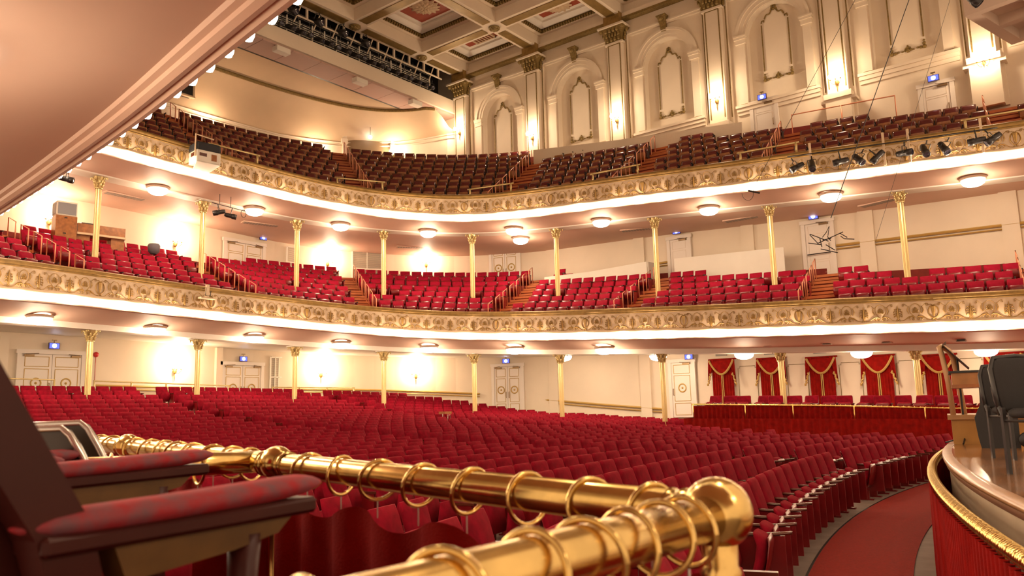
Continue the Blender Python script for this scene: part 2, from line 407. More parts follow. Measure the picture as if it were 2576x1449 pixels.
# keystones, gilt panel frames
def make_frame():
    t = empty('gilt_panel_frame'); g = G()
    def bar(p, q, r=.028): g.tube([p, q], r, 6)
    z0, z1 = -1.65, .95
    for y in (-.60, .60):
        bar((0, y, z0+.42), (0, y, z1)); 
        s = 1 if y > 0 else -1
        g.tube([(0, y, z1+.08), (0, y-.03*s, z1+.2), (0, y-.14*s, z1+.2), (0, y-.12*s, z1+.12)], .032, 6)
        pts = [(0, y-.16*s+(-s)*.34*u, z1+.26+.34*u+.07*math.sin(u*PI*2)) for u in np.linspace(0, 1, 9)]; g.tube(pts, .036, 6)
        for r_, dy, dz in ((.09, 0, 0), (.07, 0, .14), (.05, 0, .26), (.07, -.13*s, 0), (.05, -.24*s, .02)): g.ball((0, y+dy, z0+dz), r_, 7, 5, .9)
        g.tube([(0, y-.36*s, z0), (0, .14*s, z0)], .03, 6)
    for dy, dz, r_ in ((0, 0, .09), (.1, .02, .06), (-.1, .02, .06), (0, .12, .07), (.07, .1, .05), (-.07, .1, .05), (0, .2, .04)): g.ball((0, dy, z0+dz), r_, 7, 5)
    for dy, dz, r_ in ((0, 0, .07), (.08, .05, .06), (-.08, .05, .06), (.06, .15, .06), (-.06, .15, .06), (0, .2, .05), (.13, -.03, .04), (-.13, -.03, .04)): g.ball((0, dy, z1+.62+dz), r_, 7, 5)
    g.build('scroll_frame', olive, t)
    g = G(); o = [(-.66, -1.72), (.66, -1.72), (.66, 1.05), (0, 1.85), (-.66, 1.05)]
    g.prism([(.03, y, z) for y, z in o], (.04, 0, 0)); g.build('backing_panel', cream, t)
    return t
fr = make_frame(); tag(fr, 'x', 'panel frame', 'gilt scroll frames in the wall niches')
def make_key():
    g = G(); rows = []
    for dx, hw, z in ((.12, .13, -.36), (.16, .15, -.1), (.24, .19, .18), (.34, .21, .30), (.36, .25, .34), (.36, .25, .40)):
        rows.append([(0, -hw, z), (-dx, -hw, z), (-dx, hw, z), (0, hw, z)])
    g.loft(rows, False); g.add(rows[-1], [(0, 1, 2, 3)]); g.add(rows[0], [(3, 2, 1, 0)])
    g.ball((-.30, 0, .2), .12, 8, 6); return g
kb = make_key().build('keystone_bracket', olive); tag(kb, 'x', 'bracket', 'gilded keystone brackets over the arches')
for k in range(5):
    yc = (PY[k]+PY[k+1])/2
    o = fr if k == 0 else dup(fr); o.location = (XW+.30, yc, SPR-.95)
    o['label'] = ['gilt scroll panel frame in the niche nearest the corner', 'gilt scroll panel frame in the second niche from the corner', 'gilt scroll panel frame in the third niche from the corner', 'gilt scroll panel frame above the beadboard end and small gallery door', 'gilt scroll panel frame cut off by the top of the picture'][k]
    if k == 3: o.location.z += .42
    o = kb if k == 0 else dup(kb); o.location = (XW-.02, yc, Z0+18.35)
    o['label'] = 'gilded keystone bracket over the %s arch from the corner pilaster' % ordn(k+1)

# ------------------------------------------------------------------ coffered ceiling
CZ = Z0+19.5
XG = [33.4] + [29.9-4.8*k for k in range(7)]; YG = [29.5] + PY[1:7]
ct = empty('ceiling'); struct(ct)
gb, gs, gd, gp, gr = G(), G(), G(), G(), G()
BW = .42
def ring(g, x0, x1, y0, y1, z, ins, z2):
    o = [(x0, y0), (x1, y0), (x1, y1), (x0, y1), (x0, y0)]; i_ = [(x0+ins, y0+ins), (x1-ins, y0+ins), (x1-ins, y1-ins), (x0+ins, y1-ins), (x0+ins, y0+ins)]
    g.loft([[(x, y, z) for x, y in o], [(x, y, z2) for x, y in i_]])
for i in range(7):
    for j in range(6):
        x1, x0 = XG[i] - (BW if i else .05), XG[i+1]+BW; y1, y0 = YG[j]-(BW if 1 else 0), YG[j+1]+BW
        ring(gb, x0, x1, y0, y1, CZ, 0, CZ+.62); ring(gb, x0, x1, y0, y1, CZ+.62, .28, CZ+.62)
        ring(gd, x0+.28, x1-.28, y0+.28, y1-.28, CZ+.62, .0, CZ+.80); ring(gd, x0+.28, x1-.28, y0+.28, y1-.28, CZ+.80, .10, CZ+.80)
        if i < 4:                                     # dentil course
            for (a, b, ax) in ((x0+.3, x1-.3, 0), (y0+.3, y1-.3, 1)):
                n = int((b-a)/.16)
                for q in range(n):
                    c = a+(q+.5)*(b-a)/n
                    for e in (0, 1):
                        if ax == 0: yy = (y0+.28, y1-.42)[e]; gd.box(c-.045, c+.045, yy, yy+.14, CZ+.60, CZ+.72)
                        else: xx = (x0+.28, x1-.42)[e]; gd.box(xx, xx+.14, c-.045, c+.045, CZ+.60, CZ+.72)
        ring(gp, x0+.38, x1-.38, y0+.38, y1-.38, CZ+.80, .28, CZ+.98); ring(gp, x0+.66, x1-.66, y0+.66, y1-.66, CZ+.98, .0, CZ+1.1); ring(gp, x0+.66, x1-.66, y0+.66, y1-.66, CZ+1.1, .2, CZ+1.12)
        a = .86; gr.add([(x0+a, y0+a, CZ+1.12), (x1-a, y0+a, CZ+1.12), (x1-a, y1-a, CZ+1.12), (x0+a, y1-a, CZ+1.12)], [(3, 2, 1, 0)])
for j in range(7): gb.add([(XG[-1]-BW, YG[j]-BW, CZ), (33.4, YG[j]-BW, CZ), (33.4, YG[j]+BW, CZ), (XG[-1]-BW, YG[j]+BW, CZ)], [(3, 2, 1, 0)])
for i in range(1, 8): 
    for j in range(6): gb.add([(XG[i]-BW, YG[j+1]+BW, CZ), (XG[i]+BW, YG[j+1]+BW, CZ), (XG[i]+BW, YG[j]-BW, CZ), (XG[i]-BW, YG[j]-BW, CZ)], [(3, 2, 1, 0)])
gb.box(-3, 33.4, YG[0]+BW, YG[0]+BW+.05, CZ-.0, CZ+1.6)
# gilt strips on the beam soffits
for j in range(7):
    for i in range(7):
        xa, xb = XG[i+1]+.62, XG[i]-(.62 if i else .2)
        if xb - xa > .3: gs.box(xa, xb, YG[j]-.24, YG[j]+.24, CZ-.035, CZ+.01)
for i in range(1, 8):
    for j in range(6): gs.box(XG[i]-.24, XG[i]+.24, YG[j+1]+.62, YG[j]-.62, CZ-.035, CZ+.01)
gb.build('beam_grid', cream, ct); gs.build('gilt_soffit_strip', mat('dull_gilding', (.30, .19, .055), .42, metal=.35, noise=.3, nscale=3), ct); gd.build('dentil_band', olive, ct); gp.build('inner_moulding', white, ct); gr.build('red_field', redpaint, ct)
g = G()
g.lathe([(.30, .0), (.30, -.06), (.2, -.1), (.14, -.16), (.0, -.18)], (0, 0, 0), 12)
for k in range(8): g.ball((.2*math.cos(k*PI/4), .2*math.sin(k*PI/4), -.08), .06, 6, 4)
boss0 = g.mesh('gilt_boss', olive)
g = G(); g.smooth = True
for ringi, (R, n, s, h) in enumerate(((.66, 14, .40, -.05), (.52, 13, .34, -.10), (.36, 10, .28, -.15), (.22, 7, .20, -.19))):
    for k in range(n):
        a = 2*PI*(k+.5*ringi)/n
        rows = []
        for u in np.linspace(0, 1, 5):
            wdt = s*.5*math.sin(PI*min(.95, u*.8+.2))+.01; rr = R*.35+R*.85*u; zz = h-.05*math.sin(PI*u)
            rows.append([(rr*math.cos(a)-wdt*v*math.sin(a), rr*math.sin(a)+wdt*v*math.cos(a), zz+.04*abs(v)-.02*(v == 0)) for v in (-1, -.5, 0, .5, 1)])
        g.loft(rows)
g.lathe([(.62, -.01), (.5, -.07), (.001, -.12)], (0, 0, 0), 20); g.ball((0, 0, -.20), .1, 10, 6)
ros0 = g.mesh('plaster_rosette', tan)
for i in range(1, 5):
    for j in range(0, 4):
        o = bpy.data.objects.new('gilt_boss', boss0); C.objects.link(o); o.location = (XG[i], YG[j], CZ-.02); o.parent = ct
for i in range(0, 4):
    for j in range(0, 4):
        if i == 0 and j == 0: continue
        o = bpy.data.objects.new('plaster_rosette', ros0); C.objects.link(o); o.parent = ct
        x1, x0 = XG[i]-(BW if i else .05), XG[i+1]+BW
        o.location = ((x0+x1)/2, (YG[j]+YG[j+1])/2, CZ+1.12); o.scale = (1, 1, 1)
g = G(); x0 = (XG[0]-.05+XG[1]+BW)/2; y0 = (YG[0]+YG[1])/2
for q in range(7): g.box(x0-.55, x0+.55, y0-.6+.2*q-.03, y0-.6+.2*q+.03, CZ+1.04, CZ+1.09)
g.box(x0-.6, x0-.52, y0-.68, y0+.68, CZ+1.03, CZ+1.12); g.box(x0+.52, x0+.6, y0-.68, y0+.68, CZ+1.03, CZ+1.12); g.box(x0-.6, x0+.6, y0+.6, y0+.68, CZ+1.03, CZ+1.12); g.box(x0-.6, x0+.6, y0-.68, y0-.6, CZ+1.03, CZ+1.12)
g.build('ceiling_grille', tan, ct)
# roof over the lighting slot
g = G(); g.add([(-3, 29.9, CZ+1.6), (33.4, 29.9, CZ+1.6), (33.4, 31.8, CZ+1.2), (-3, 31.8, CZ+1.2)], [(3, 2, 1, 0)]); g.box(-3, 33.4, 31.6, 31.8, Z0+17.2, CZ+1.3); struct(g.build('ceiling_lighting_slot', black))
# dark back of slot is set behind the lighting bridge
# lowered beam with acoustic panels
bt = empty('ceiling_bulkhead'); struct(bt)
g = G(); g.box(-3, 33.4, 29.98, 30.12, Z0+17.25, Z0+18.0); g.build('cream_face', cream, bt)
g = G(); n = 22
for i in range(n):
    xa = -3+36.4*i/n; g.box(xa+.012, xa+36.4/n-.012, 30.12, 31.6, Z0+17.16, Z0+17.26)
g.build('acoustic_panel', mat('mauve_panel', (.50, .33, .27), .7), bt)
# rear gallery ceiling : cove from the wall moulding, gilt line, dish
rt = empty('ceiling_rear'); struct(rt)
def inset(c, k, y0=29.5): return np.array([(XC+(p[0]-XC)*k[0], y0+(p[1]-y0)*k[1]) for p in c])
g = G(); g.smooth = True
rows = [[(p[0], p[1], mold_z(p)) for p in RG]]
for kx, ky, zz in ((.985, .97, 15.7), (.96, .93, 16.35), (.93, .88, 16.8), (.90, .82, 17.08)):
    rows.append([(q[0], q[1], max(mold_z(p)+.15, Z0+zz)) for p, q in zip(RG, inset(RG, (kx, ky), 30.2))])
g.loft(rows)
rows = [rows[-1]]
for kx, ky, zz in ((.89, .80, 17.2), (.75, .6, 17.75), (.5, .35, 18.0), (.1, .1, 18.05)):
    rows.append([(q[0], q[1], Z0+zz) for q in inset(RG, (kx, ky), 30.2)])
g.loft(rows); g.build('plaster_dish', tan, rt)
g = G(); q = inset(RG, (.895, .81), 30.2); g.tube([(p[0], p[1], Z0+17.1) for p in q], .09, 6); g.build('gilt_line', olive, rt)
g = G()
for dz in (0, -.22): g.tube([(p[0]-(p[0]-XC)*.002, p[1]-.03, mold_z(p)+dz) for p in RG], .05, 6)
g.build('wall_moulding', cream, rt)

# ------------------------------------------------------------------ lamp bulbs under the two balcony fronts
def bulbs(root, zf, word):
    g = G(); g.smooth = True; g.lathe([(.0, -.066), (.024, -.06), (.034, -.038), (.036, -.015), (.028, .012), (.018, .03), (.016, .06)], (0, 0, 0), 8)
    me = g.mesh('light_bulb', bulbm); n = int(LT/.30); cand = []; rest = G(); rest.smooth = True
    for i in range(n):
        s = (i+.5)*LT/n; p = at_s(s) - nrm_s(s)*.01; P = (p[0], p[1], float(zf(s))-.15); q = proj(P)
        vis = q is not None and -150 < q[0] < 2700 and -150 < q[1] < 1500
        if i % 6 == 0 and s < 62: lamp('bulb_light', (p[0]-nrm_s(s)[0]*.12, p[1]-nrm_s(s)[1]*.12, P[2]-.02), 26, .06, parent=None)
        elif i % 9 == 0: lamp('bulb_light', (p[0]-nrm_s(s)[0]*.12, p[1]-nrm_s(s)[1]*.12, P[2]-.02), 33, .06)
        cand.append((q[2] if vis else 999+i, P))
    cand.sort(key=lambda c: c[0])
    for k, (_, P) in enumerate(cand):
        if k < 100: o = bpy.data.objects.new('light_bulb', me); C.objects.link(o); o.location = P; o.parent = root
        else: rest.merge(g, Matrix.Translation(P))
    o = rest.build('light_bulb_row', bulbm, root); o['kind'] = 'stuff'
bulbs(mezz, MB, 'lower'); bulbs(gal, GB, 'upper')

# ------------------------------------------------------------------ frieze ornament on the balcony fronts
def frieze(root, zf, urns, name):
    g = G()
    def put(pts, r, s0, n=4):
        out = []
        for u, v in pts:
            s = s0+u; p = at_s(s); nn = nrm_s(s); out.append((p[0]-nn[0]*.018, p[1]-nn[1]*.018, float(zf(s))+v))
        g.tube(out, r, n, cap=True)
    def spiral(u, v, r, t0, turns, sg=1, n=12): return [(u+sg*r*(1-.72*k/n)*math.cos(t0+turns*2*PI*k/n), v+r*(1-.72*k/n)*math.sin(t0+turns*2*PI*k/n)) for k in range(n+1)]
    def medal(s0):
        put([(.165*math.sin(a), .45+.20*math.cos(a)-(.02 if abs(a) > 2.6 else 0)) for a in np.linspace(-2.75, 2.75, 18)], .012, s0)
        for k in range(-4, 5):
            a = k*.42; L = .15-.012*abs(k); put([(0, .36), (L*.6*math.sin(a)*.9, .36+L*.65*math.cos(a)+.0), (L*math.sin(a)*.85, .38+L*1.05*math.cos(a))], [.006, .013, .017], s0)
        for e in (-1, 1):
            put([(e*.19, .32), (e*.235, .42), (e*.215, .52), (e*.17, .57)], [.014, .02, .014, .006], s0)
            put([(e*.02, .20), (e*.10, .235), (e*.20, .22), (e*.27, .17), (e*.34, .12), (e*.44, .095), (e*.52, .09)], [.016, .022, .024, .016, .009, .008, .007], s0)
            put(spiral(e*.085, .155, .055, PI/2, 1.3, e), .011, s0); put([(e*.15, .21), (e*.20, .16), (e*.17, .115)], .014, s0)
            put([(e*.20, .60-.05), (e*.26, .61), (e*.32, .655), (e*.375, .64)] + [], .008, s0); put(spiral(e*.355, .60, .04, PI/2, 1.0, e, 8), .009, s0)
    def leaf(s0):
        put([(0, .13), (0, .3), (0, .5), (0, .60)], [.028, .03, .026, .006], s0)
        for k, (L, z) in enumerate(((.09, .42), (.12, .34), (.125, .26), (.115, .19))):
            for e in (-1, 1): put([(e*.015, z-.04), (e*L*.5, z+.075), (e*L, z+.06), (e*(L+.012), z+.02)], [.012, .018, .022, .010], s0)
        for e in (-1, 1): put(spiral(e*.05, .105, .04, PI/2, .9, e, 8), .013, s0)
    def urn(s0):
        put([(.145*math.sin(a), .37+.20*math.cos(a)) for a in np.linspace(0, 2*PI, 22)], .019, s0)
        put([(0, .54), (0, .44), (0, .33), (0, .22)], [.075, .062, .05, .028], s0, 6)
        for e in (-1, 1):
            put([(0, .57), (e*.06, .615), (e*.12, .60), (e*.16, .655), (e*.20, .625), (e*.25, .635)], .010, s0); put([(0, .17), (e*.05, .11), (e*.03, .08)], .02, s0)
    ks = np.arange(-6, 14)
    for k in ks:
        u0 = urns+4.157*k
        if u0 < .3 or u0 > LT-4.6: continue
        urn(u0)
        for j in range(1, 8): (medal if j % 2 else leaf)(u0+.5196*j)
    g.build('frieze_ornament', mat('frieze_gilding', (.38, .22, .06), .5, metal=.1, noise=.25, nscale=12), root)
frieze(mezz, MB, 9.24, 'lower'); frieze(gal, GB, 6.45, 'upper')

# ------------------------------------------------------------------ columns
COLS = [(13.06,29.77),(17.31,29.82),(21.59,29.26),(25.21,27.5),(27.94,24.35),(29.18,20.34),(29.75,15.62),(30.31,10.87),(30.94,6.28)]
CAPM = [9.01,8.88,8.74,8.60,8.34,8.17,7.96,7.77,7.58]; CAPG = [3.27,3.15,3.01,2.83,2.62,2.43,2.22,2.02,1.83]
g = G(); g.smooth = False
rows = []
for h in (0, 1): rows.append([((.108 if k % 2 else .093)*math.cos(2*PI*k/24), (.108 if k % 2 else .093)*math.sin(2*PI*k/24), h) for k in range(24)])
g.loft(rows, True); sh_me = g.mesh('shaft', colgold)
def capital(h, w):
    g = G(); g.smooth = True
    g.lathe([(.13, 0), (.15, .02), (.13, .04), (.115, .06), (.12, h*.4), (.15, h*.7), (w*.78, h*.92)], (0, 0, 0), 14)
    for row, (z, n, r) in enumerate(((h*.30, 8, .125), (h*.55, 8, .14))):
        for k in range(n):
            a = 2*PI*(k+.5*row)/n; c = (r*math.cos(a), r*math.sin(a), z)
            g.tube([(c[0], c[1], z-h*.22), (c[0]*1.12, c[1]*1.12, z), (c[0]*1.45, c[1]*1.45, z+h*.1), (c[0]*1.6, c[1]*1.6, z+h*.03)], [.03, .036, .03, .012], 5)
    for k in range(4):
        a = PI/4+k*PI/2; ca, sa = math.cos(a), math.sin(a)
        g.tube([(ca*.13, sa*.13, h*.5), (ca*w*.9, sa*w*.9, h*.86), (ca*w*1.25, sa*w*1.25, h*.84), (ca*w*1.22, sa*w*1.22, h*.7), (ca*w*1.08, sa*w*1.08, h*.74)], [.03, .034, .034, .028, .015], 6)
    g.smooth = False; g.m = 1; g.box(-w*1.05, w*1.05, -w*1.05, w*1.05, h*.93, h)
    return g.mesh('capital', [colgold, white])
cap_m, cap_g = capital(.50, .24), capital(.46, .26)
g = G(); g.smooth = True; g.lathe([(.19, 0), (.19, .05), (.16, .06), (.175, .10), (.15, .13), (.12, .2)], (0, 0, 0), 16); base_me = g.mesh('base', colgold)
def column(x, y, zb, zt, cap, capm_h, label, grp):
    t = empty('gilded_column', (x, y, zb)); tag(t, label, 'column', grp)
    for nm, me, z, sz in (('shaft', sh_me, 0, zt-zb-capm_h), ('capital', cap, zt-zb-capm_h, 1), ('base', base_me, 0, 1)):
        o = bpy.data.objects.new(nm, me); C.objects.link(o); o.parent = t; o.location = (0, 0, z); o.scale = (1, 1, sz)
for i, (x, y) in enumerate(COLS):
    s = FL[np.argmin(np.hypot(FC[:, 0]-x, FC[:, 1]-y))]
    zb = float(MB(s))+MF0+.92+MR*2+.02; wd = ordn(i+1)
    column(x, y, zb, Z0+CAPM[i], cap_m, .50, 'slim gilded column rising from the lower balcony seats, %s from the left end' % wd, 'gilded columns on the lower balcony')
    zg = floor_z(x, y) + (.45 if i > 6 else 0)
    column(x, y, zg, Z0+CAPG[i], cap_g, .46, 'slim gilded column on the stalls floor under the lower balcony, %s from the left end' % wd, 'gilded columns of the stalls')

# ------------------------------------------------------------------ dome ceiling lights
g = G(); g.smooth = True; g.lathe([(.30, .0), (.40, -.02), (.43, -.06), (.40, -.10), (.36, -.12)], (0, 0, 0), 24); rim = g.mesh('rim', mat('lamp_rim', (.55, .42, .33), .5))
g = G(); g.smooth = True; g.lathe([(.37, -.10), (.37, -.17), (.33, -.25), (.24, -.31), (.12, -.34), (.001, -.35)], (0, 0, 0), 20); bowl = g.mesh('glass_bowl', domem)
def dome(x, y, z, label, grp, pw):
    t = empty('ceiling_light', (x, y, z)); tag(t, label, 'ceiling light', grp)
    for nm, me in (('rim', rim), ('glass_bowl', bowl)):
        o = bpy.data.objects.new(nm, me); C.objects.link(o); o.parent = t
    lamp('ceiling_light_glow', (x, y, z-.46), pw, .3)
DL = [(10.89,28.97),(15.14,29.41),(19.28,29.13),(23.16,28.15),(26.24,25.58),(27.95,21.81),(28.78,17.66),(29.2,12.89),(29.65,8.31),(30.42,3.85),(29.86,22.9)]
def sof(x, y, zf, off):
    s = FL[np.argmin(np.hypot(FC[:, 0]-x, FC[:, 1]-y))]; return float(zf(s))+off
for i, (x, y) in enumerate(DL):
    dome(x, y, sof(x, y, GB, -.29), 'round glowing bowl lamp under the upper balcony, %s' % (('%s from the left' % ordn(i+1)) if i < 10 else 'set deeper beside the sixth'), 'bowl lamps under the upper balcony', 85)
GL = [(10.89,28.97),(15.14,29.41),(19.28,29.13),(23.16,28.15),(26.24,25.58),(27.95,21.81),(28.78,17.66),(30.3,12.3),(31.0,8.1),(31.6,4.2),(30.7,21.2),(31.1,16.5)]
for i, (x, y) in enumerate(GL):
    if i < 7: q = FN[np.argmin(np.hypot(FC[:, 0]-x, FC[:, 1]-y))]*.25; x, y = x-q[0], y-q[1]
    dome(x, y, sof(x, y, MB, -.47 if i < 7 else -.64), 'round glowing bowl lamp under the lower balcony, %s' % (('%s from the left' % ordn(i+1)) if i < 10 else ('set deeper by the rear corner doors', 'set deeper before the pilastered side wall')[i-10]), 'bowl lamps under the lower balcony', 75)
for i, (x, y) in enumerate(((7, 29), (3.2, 25.6), (3.0, 21), (2.2, 16.5), (1.6, 12), (.5, 8.2), (1.08, 4.95))):
    dome(x, y, sof(x, y, MB, -.56), 'round bowl lamp under the near side of the lower balcony', 'bowl lamps over the near boxes', 60)
    if i < 3: dome(x, y, sof(x, y, GB, -.29), 'round bowl lamp under the near side of the upper balcony', 'bowl lamps over the near balcony seats', 60)

# ------------------------------------------------------------------ wall sconces
def make_sconce():
    t = empty('wall_sconce'); g = G(); g.smooth = True
    g.ball((-.04, 0, 0), .09, 10, 8, 1.4)
    for e in (-1, 0, 1): g.tube([(-.05, 0, -.05), (-.16, .12*e, -.10), (-.22, .20*e, 0), (-.22, .20*e, .10)], .014, 6); g.lathe([(.05, 0), (.03, -.03), (.0, -.05)], (-.22, .20*e, .10), 8)
    g.tube([(-.02, 0, -.08), (-.05, 0, -.3), (-.02, 0, -.45)], [.03, .02, .005], 6)
    g.build('bracket', gold, t)
    for e in (-1, 0, 1):
        g = G(); g.smooth = True; g.lathe([(.03, 0), (.06, .05), (.075, .12), (.06, .19), (.03, .24), (.001, .25)], (-.22, .20*e, .11), 10); g.build('glass_shade', sconcem, t)
    return t
sc0 = make_sconce(); tag(sc0, 'x', 'wall lamp')
used = [0]
def sconce(x, y, z, ang, label, grp, pw=90):
    o = sc0 if not used[0] else dup(sc0); used[0] = 1
    o.location = (x, y, z); o.rotation_euler = (0, 0, ang); o['label'] = label; o['group'] = grp
    nx, ny = -math.cos(ang), -math.sin(ang); lamp('sconce_light', (x+nx*.5, y+ny*.5, z+.25), pw, .14)
for k, z in enumerate((15.9, 14.35, 14.0, 13.6, 13.0, 12.2)):
    sconce(XW-.44, PY[k], Z0+z, 0, 'glowing wall sconce on the arcade pilaster, %s from the corner' % ordn(k+1), 'sconces on the arcade pilasters', 110)
def on_wall(az, curve):
    d = np.array([math.sin(math.radians(az)), math.cos(math.radians(az))]); t = dist_to(curve, np.zeros(2), d); return d*t
def wall_at(px, curve):     # point and direction of the wall at the azimuth it was measured at
    az = 51.55+math.degrees(math.atan((px-1288)/2000.)) + .0; p = on_wall(az, curve)
    best = min(range(len(curve)-1), key=lambda i: abs(np.cross(curve[i+1]-curve[i], p-curve[i]))/np.linalg.norm(curve[i+1]-curve[i]) + (0 if np.dot(p-curve[i], p-curve[i+1]) <= .05 else 99))
    t = curve[best+1]-curve[best]; t = t/np.linalg.norm(t); n = np.array([t[1], -t[0]]); 
    if np.dot(n, p-np.array([XC, 10])) < 0: n = -n
    return p, n, math.atan2(n[1], n[0])

# ------------------------------------------------------------------ seats
def slab(g, rows, t, n=10, flat=2.6):
    """upholstered slab: rows of (half width, y, z); superelliptic section of thickness t"""
    R = []
    for i, (w_, y, z) in enumerate(rows):
        tt = t*(.45 if i in (0, len(rows)-1) else 1); r = []
        for k in range(n):
            a = 2*PI*k/n; ca, sa = math.cos(a), math.sin(a)
            r.append((w_*math.copysign(abs(ca)**(2/flat), ca), y+tt*.5*math.copysign(abs(sa)**.9, sa), z))
        R.append(r)
    g.loft(R, True, True)
def chair_parts(kind, lod=0):
    """local: origin on the floor, the sitter faces -Y; list of (part name, builder, materials)"""
    P = []; n = 12 if lod == 0 else 8
    if kind == 'stalls':
        g = G(); g.smooth = True
        slab(g, [(.21, .08, .34), (.243, .09, .40), (.25, .12, .55), (.25, .16, .70), (.25, .20, .82), (.245, .215, .865), (.225, .22, .89)] if lod == 0 else [(.23, .085, .36), (.25, .13, .6), (.25, .19, .8), (.235, .22, .89)], .085, n, 3.4)
        P.append(('backrest', g, velvet))
        if lod == 0:
            g = G(); g.smooth = True; slab(g, [(.22, .10, .30), (.25, .13, .45), (.25, .20, .72), (.22, .26, .84)], .02, 8); P.append(('back_shell', g, vinyl))
        g = G(); g.smooth = True
        slab(g, [(.17, -.06, .26), (.21, -.09, .32), (.215, -.13, .45), (.21, -.15, .57), (.19, -.13, .63), (.15, -.10, .66)] if lod == 0 else [(.2, -.08, .28), (.215, -.13, .5), (.16, -.11, .66)], .10, n)
        P.append(('seat_cushion', g, velvet))
        if lod == 0:
            g = G(); g.smooth = True; slab(g, [(.16, -.12, .25), (.205, -.155, .31), (.21, -.19, .45), (.205, -.21, .58), (.17, -.20, .63)], .03, 8); P.append(('seat_pan', g, vinyl))
        g = G()
        if lod == 0:
            g.smooth = True; rows = []
            for u in np.linspace(0, 1, 8):
                y = .16-.52*u; wd = .028+.010*math.sin(PI*u)+(.008 if u > .8 else 0); z = .605+.012*u-.015*math.sin(PI*u)
                rows.append([(.265+wd*math.cos(a), y, z+.016*math.sin(a)) for a in np.linspace(0, 2*PI, 9)[:-1]])
            g.loft(rows, True, True)
        else: g.box(.237, .293, -.34, .14, .585, .615)
        P.append(('armrest', g, darkwood))
        g = G(); g.box(.248, .282, -.30, .14, .16, .59); g.box(.235, .295, -.05, .12, .02, .16); g.box(.225, .305, -.12, .16, .0, .02); P.append(('standard', g, vinyl))
    elif kind == 'lower':
        g = G(); g.smooth = True; slab(g, [(.22, .08, .36), (.250, .10, .45), (.252, .16, .66), (.25, .225, .84), (.235, .235, .87)] if lod == 0 else [(.24, .08, .36), (.252, .16, .62), (.245, .23, .87)], .07, n); P.append(('backrest', g, velvet2))
        g = G(); g.smooth = True; slab(g, [(.20, -.02, .28), (.225, -.06, .36), (.228, -.10, .50), (.21, -.09, .60), (.20, -.06, .63)] if lod == 0 else [(.21, -.02, .28), (.228, -.1, .5), (.2, -.06, .63)], .10, n); P.append(('seat_cushion', g, vinyl))
        g = G(); g.box(.255, .30, -.22, .14, .57, .61); P.append(('armrest', g, black))
        g = G(); g.box(.262, .292, -.18, .14, 0, .57); P.append(('standard', g, vinyl))
    else:
        g = G(); g.smooth = False; slab(g, [(.245, .10, .42), (.252, .14, .60), (.252, .20, .83), (.235, .21, .86)], .025, 8); P.append(('backrest', g, mat('brown_seat_back', (.17, .055, .02), .4, noise=.3, nscale=6)))
        g = G(); g.smooth = True; slab(g, [(.20, .085, .44), (.225, .09, .48), (.225, .14, .68), (.22, .165, .78), (.19, .175, .82)], .06, n); P.append(('back_pad', g, maroon))
        g = G(); g.smooth = False; slab(g, [(.20, .00, .24), (.225, -.06, .32), (.225, -.12, .50), (.20, -.13, .56)], .035, 8); P.append(('seat', g, wood))
        g = G(); g.box(.256, .290, -.20, .18, .585, .62); g.box(.264, .282, -.10, .20, .30, .60); g.box(.260, .286, .0, .06, .0, .3); P.append(('iron_frame', g, black))
    return P
def make_chair(name, kind):
    t = empty(name)
    for nm, g, m_ in chair_parts(kind, 0): g.build(nm, m_, t)
    tag(t, 'x', 'seat'); return t
def merged(kind):
    big = G(); mats = []
    for nm, g, m_ in chair_parts(kind, 1):
        if m_ not in mats: mats.append(m_)
        b = len(big.v); big.v += g.v; big.f += [tuple(b+i for i in f) for f in g.f]; big.mi += [mats.index(m_)]*len(g.f); big.sm += g.sm
    return big, mats
def place_seats(name, kind, items, label_fn, stuff_label, keep=300, detail=120):
    """items: (x, y, z, heading, info); the 300 that show largest become things, the rest one mass"""
    proto = make_chair(name, kind); low, lmats = merged(kind); low_me = low.mesh(name, lmats)
    vis, rest = [], []
    for it in items:
        q = proj((it[0], it[1], it[2]+.75))
        if q is None: continue
        if -20 < q[0] < 2596 and -20 < q[1] < 1470 and it[4].get('seen', True) and not (q[1] < 440-.632*q[0]): vis.append((q[2], it))
        elif -500 < q[0] < 3100: rest.append(it)
    vis.sort(key=lambda v: v[0]); first = True
    for k, (_, it) in enumerate(vis):
        if k >= keep: rest.append(it); continue
        if k < detail: o = proto if first else dup(proto); first = False
        else: o = bpy.data.objects.new(name, low_me); C.objects.link(o); o['category'] = 'seat'
        o.location = it[:3]; o.rotation_euler = (0, 0, it[3]); lab, grp = label_fn(it[4]); o['label'] = lab; o['group'] = grp
    if rest:
        V = np.array(low.v); nV = len(V); n = len(rest); allv = np.zeros((n*nV, 3)); F = []
        for k, it in enumerate(rest):
            c, s_ = math.cos(it[3]), math.sin(it[3]); allv[k*nV:(k+1)*nV] = V @ np.array([[c, s_, 0], [-s_, c, 0], [0, 0, 1]]) + np.array(it[:3])
        B = G(); B.v = allv; 
        for k in range(n): B.f += [tuple(k*nV+i for i in f) for f in low.f]
        B.mi = low.mi*n; B.sm = low.sm*n
        o = B.build(name+'_mass', lmats); tag(o, stuff_label, 'seats', kind='stuff')
    return len(vis), len(rest)

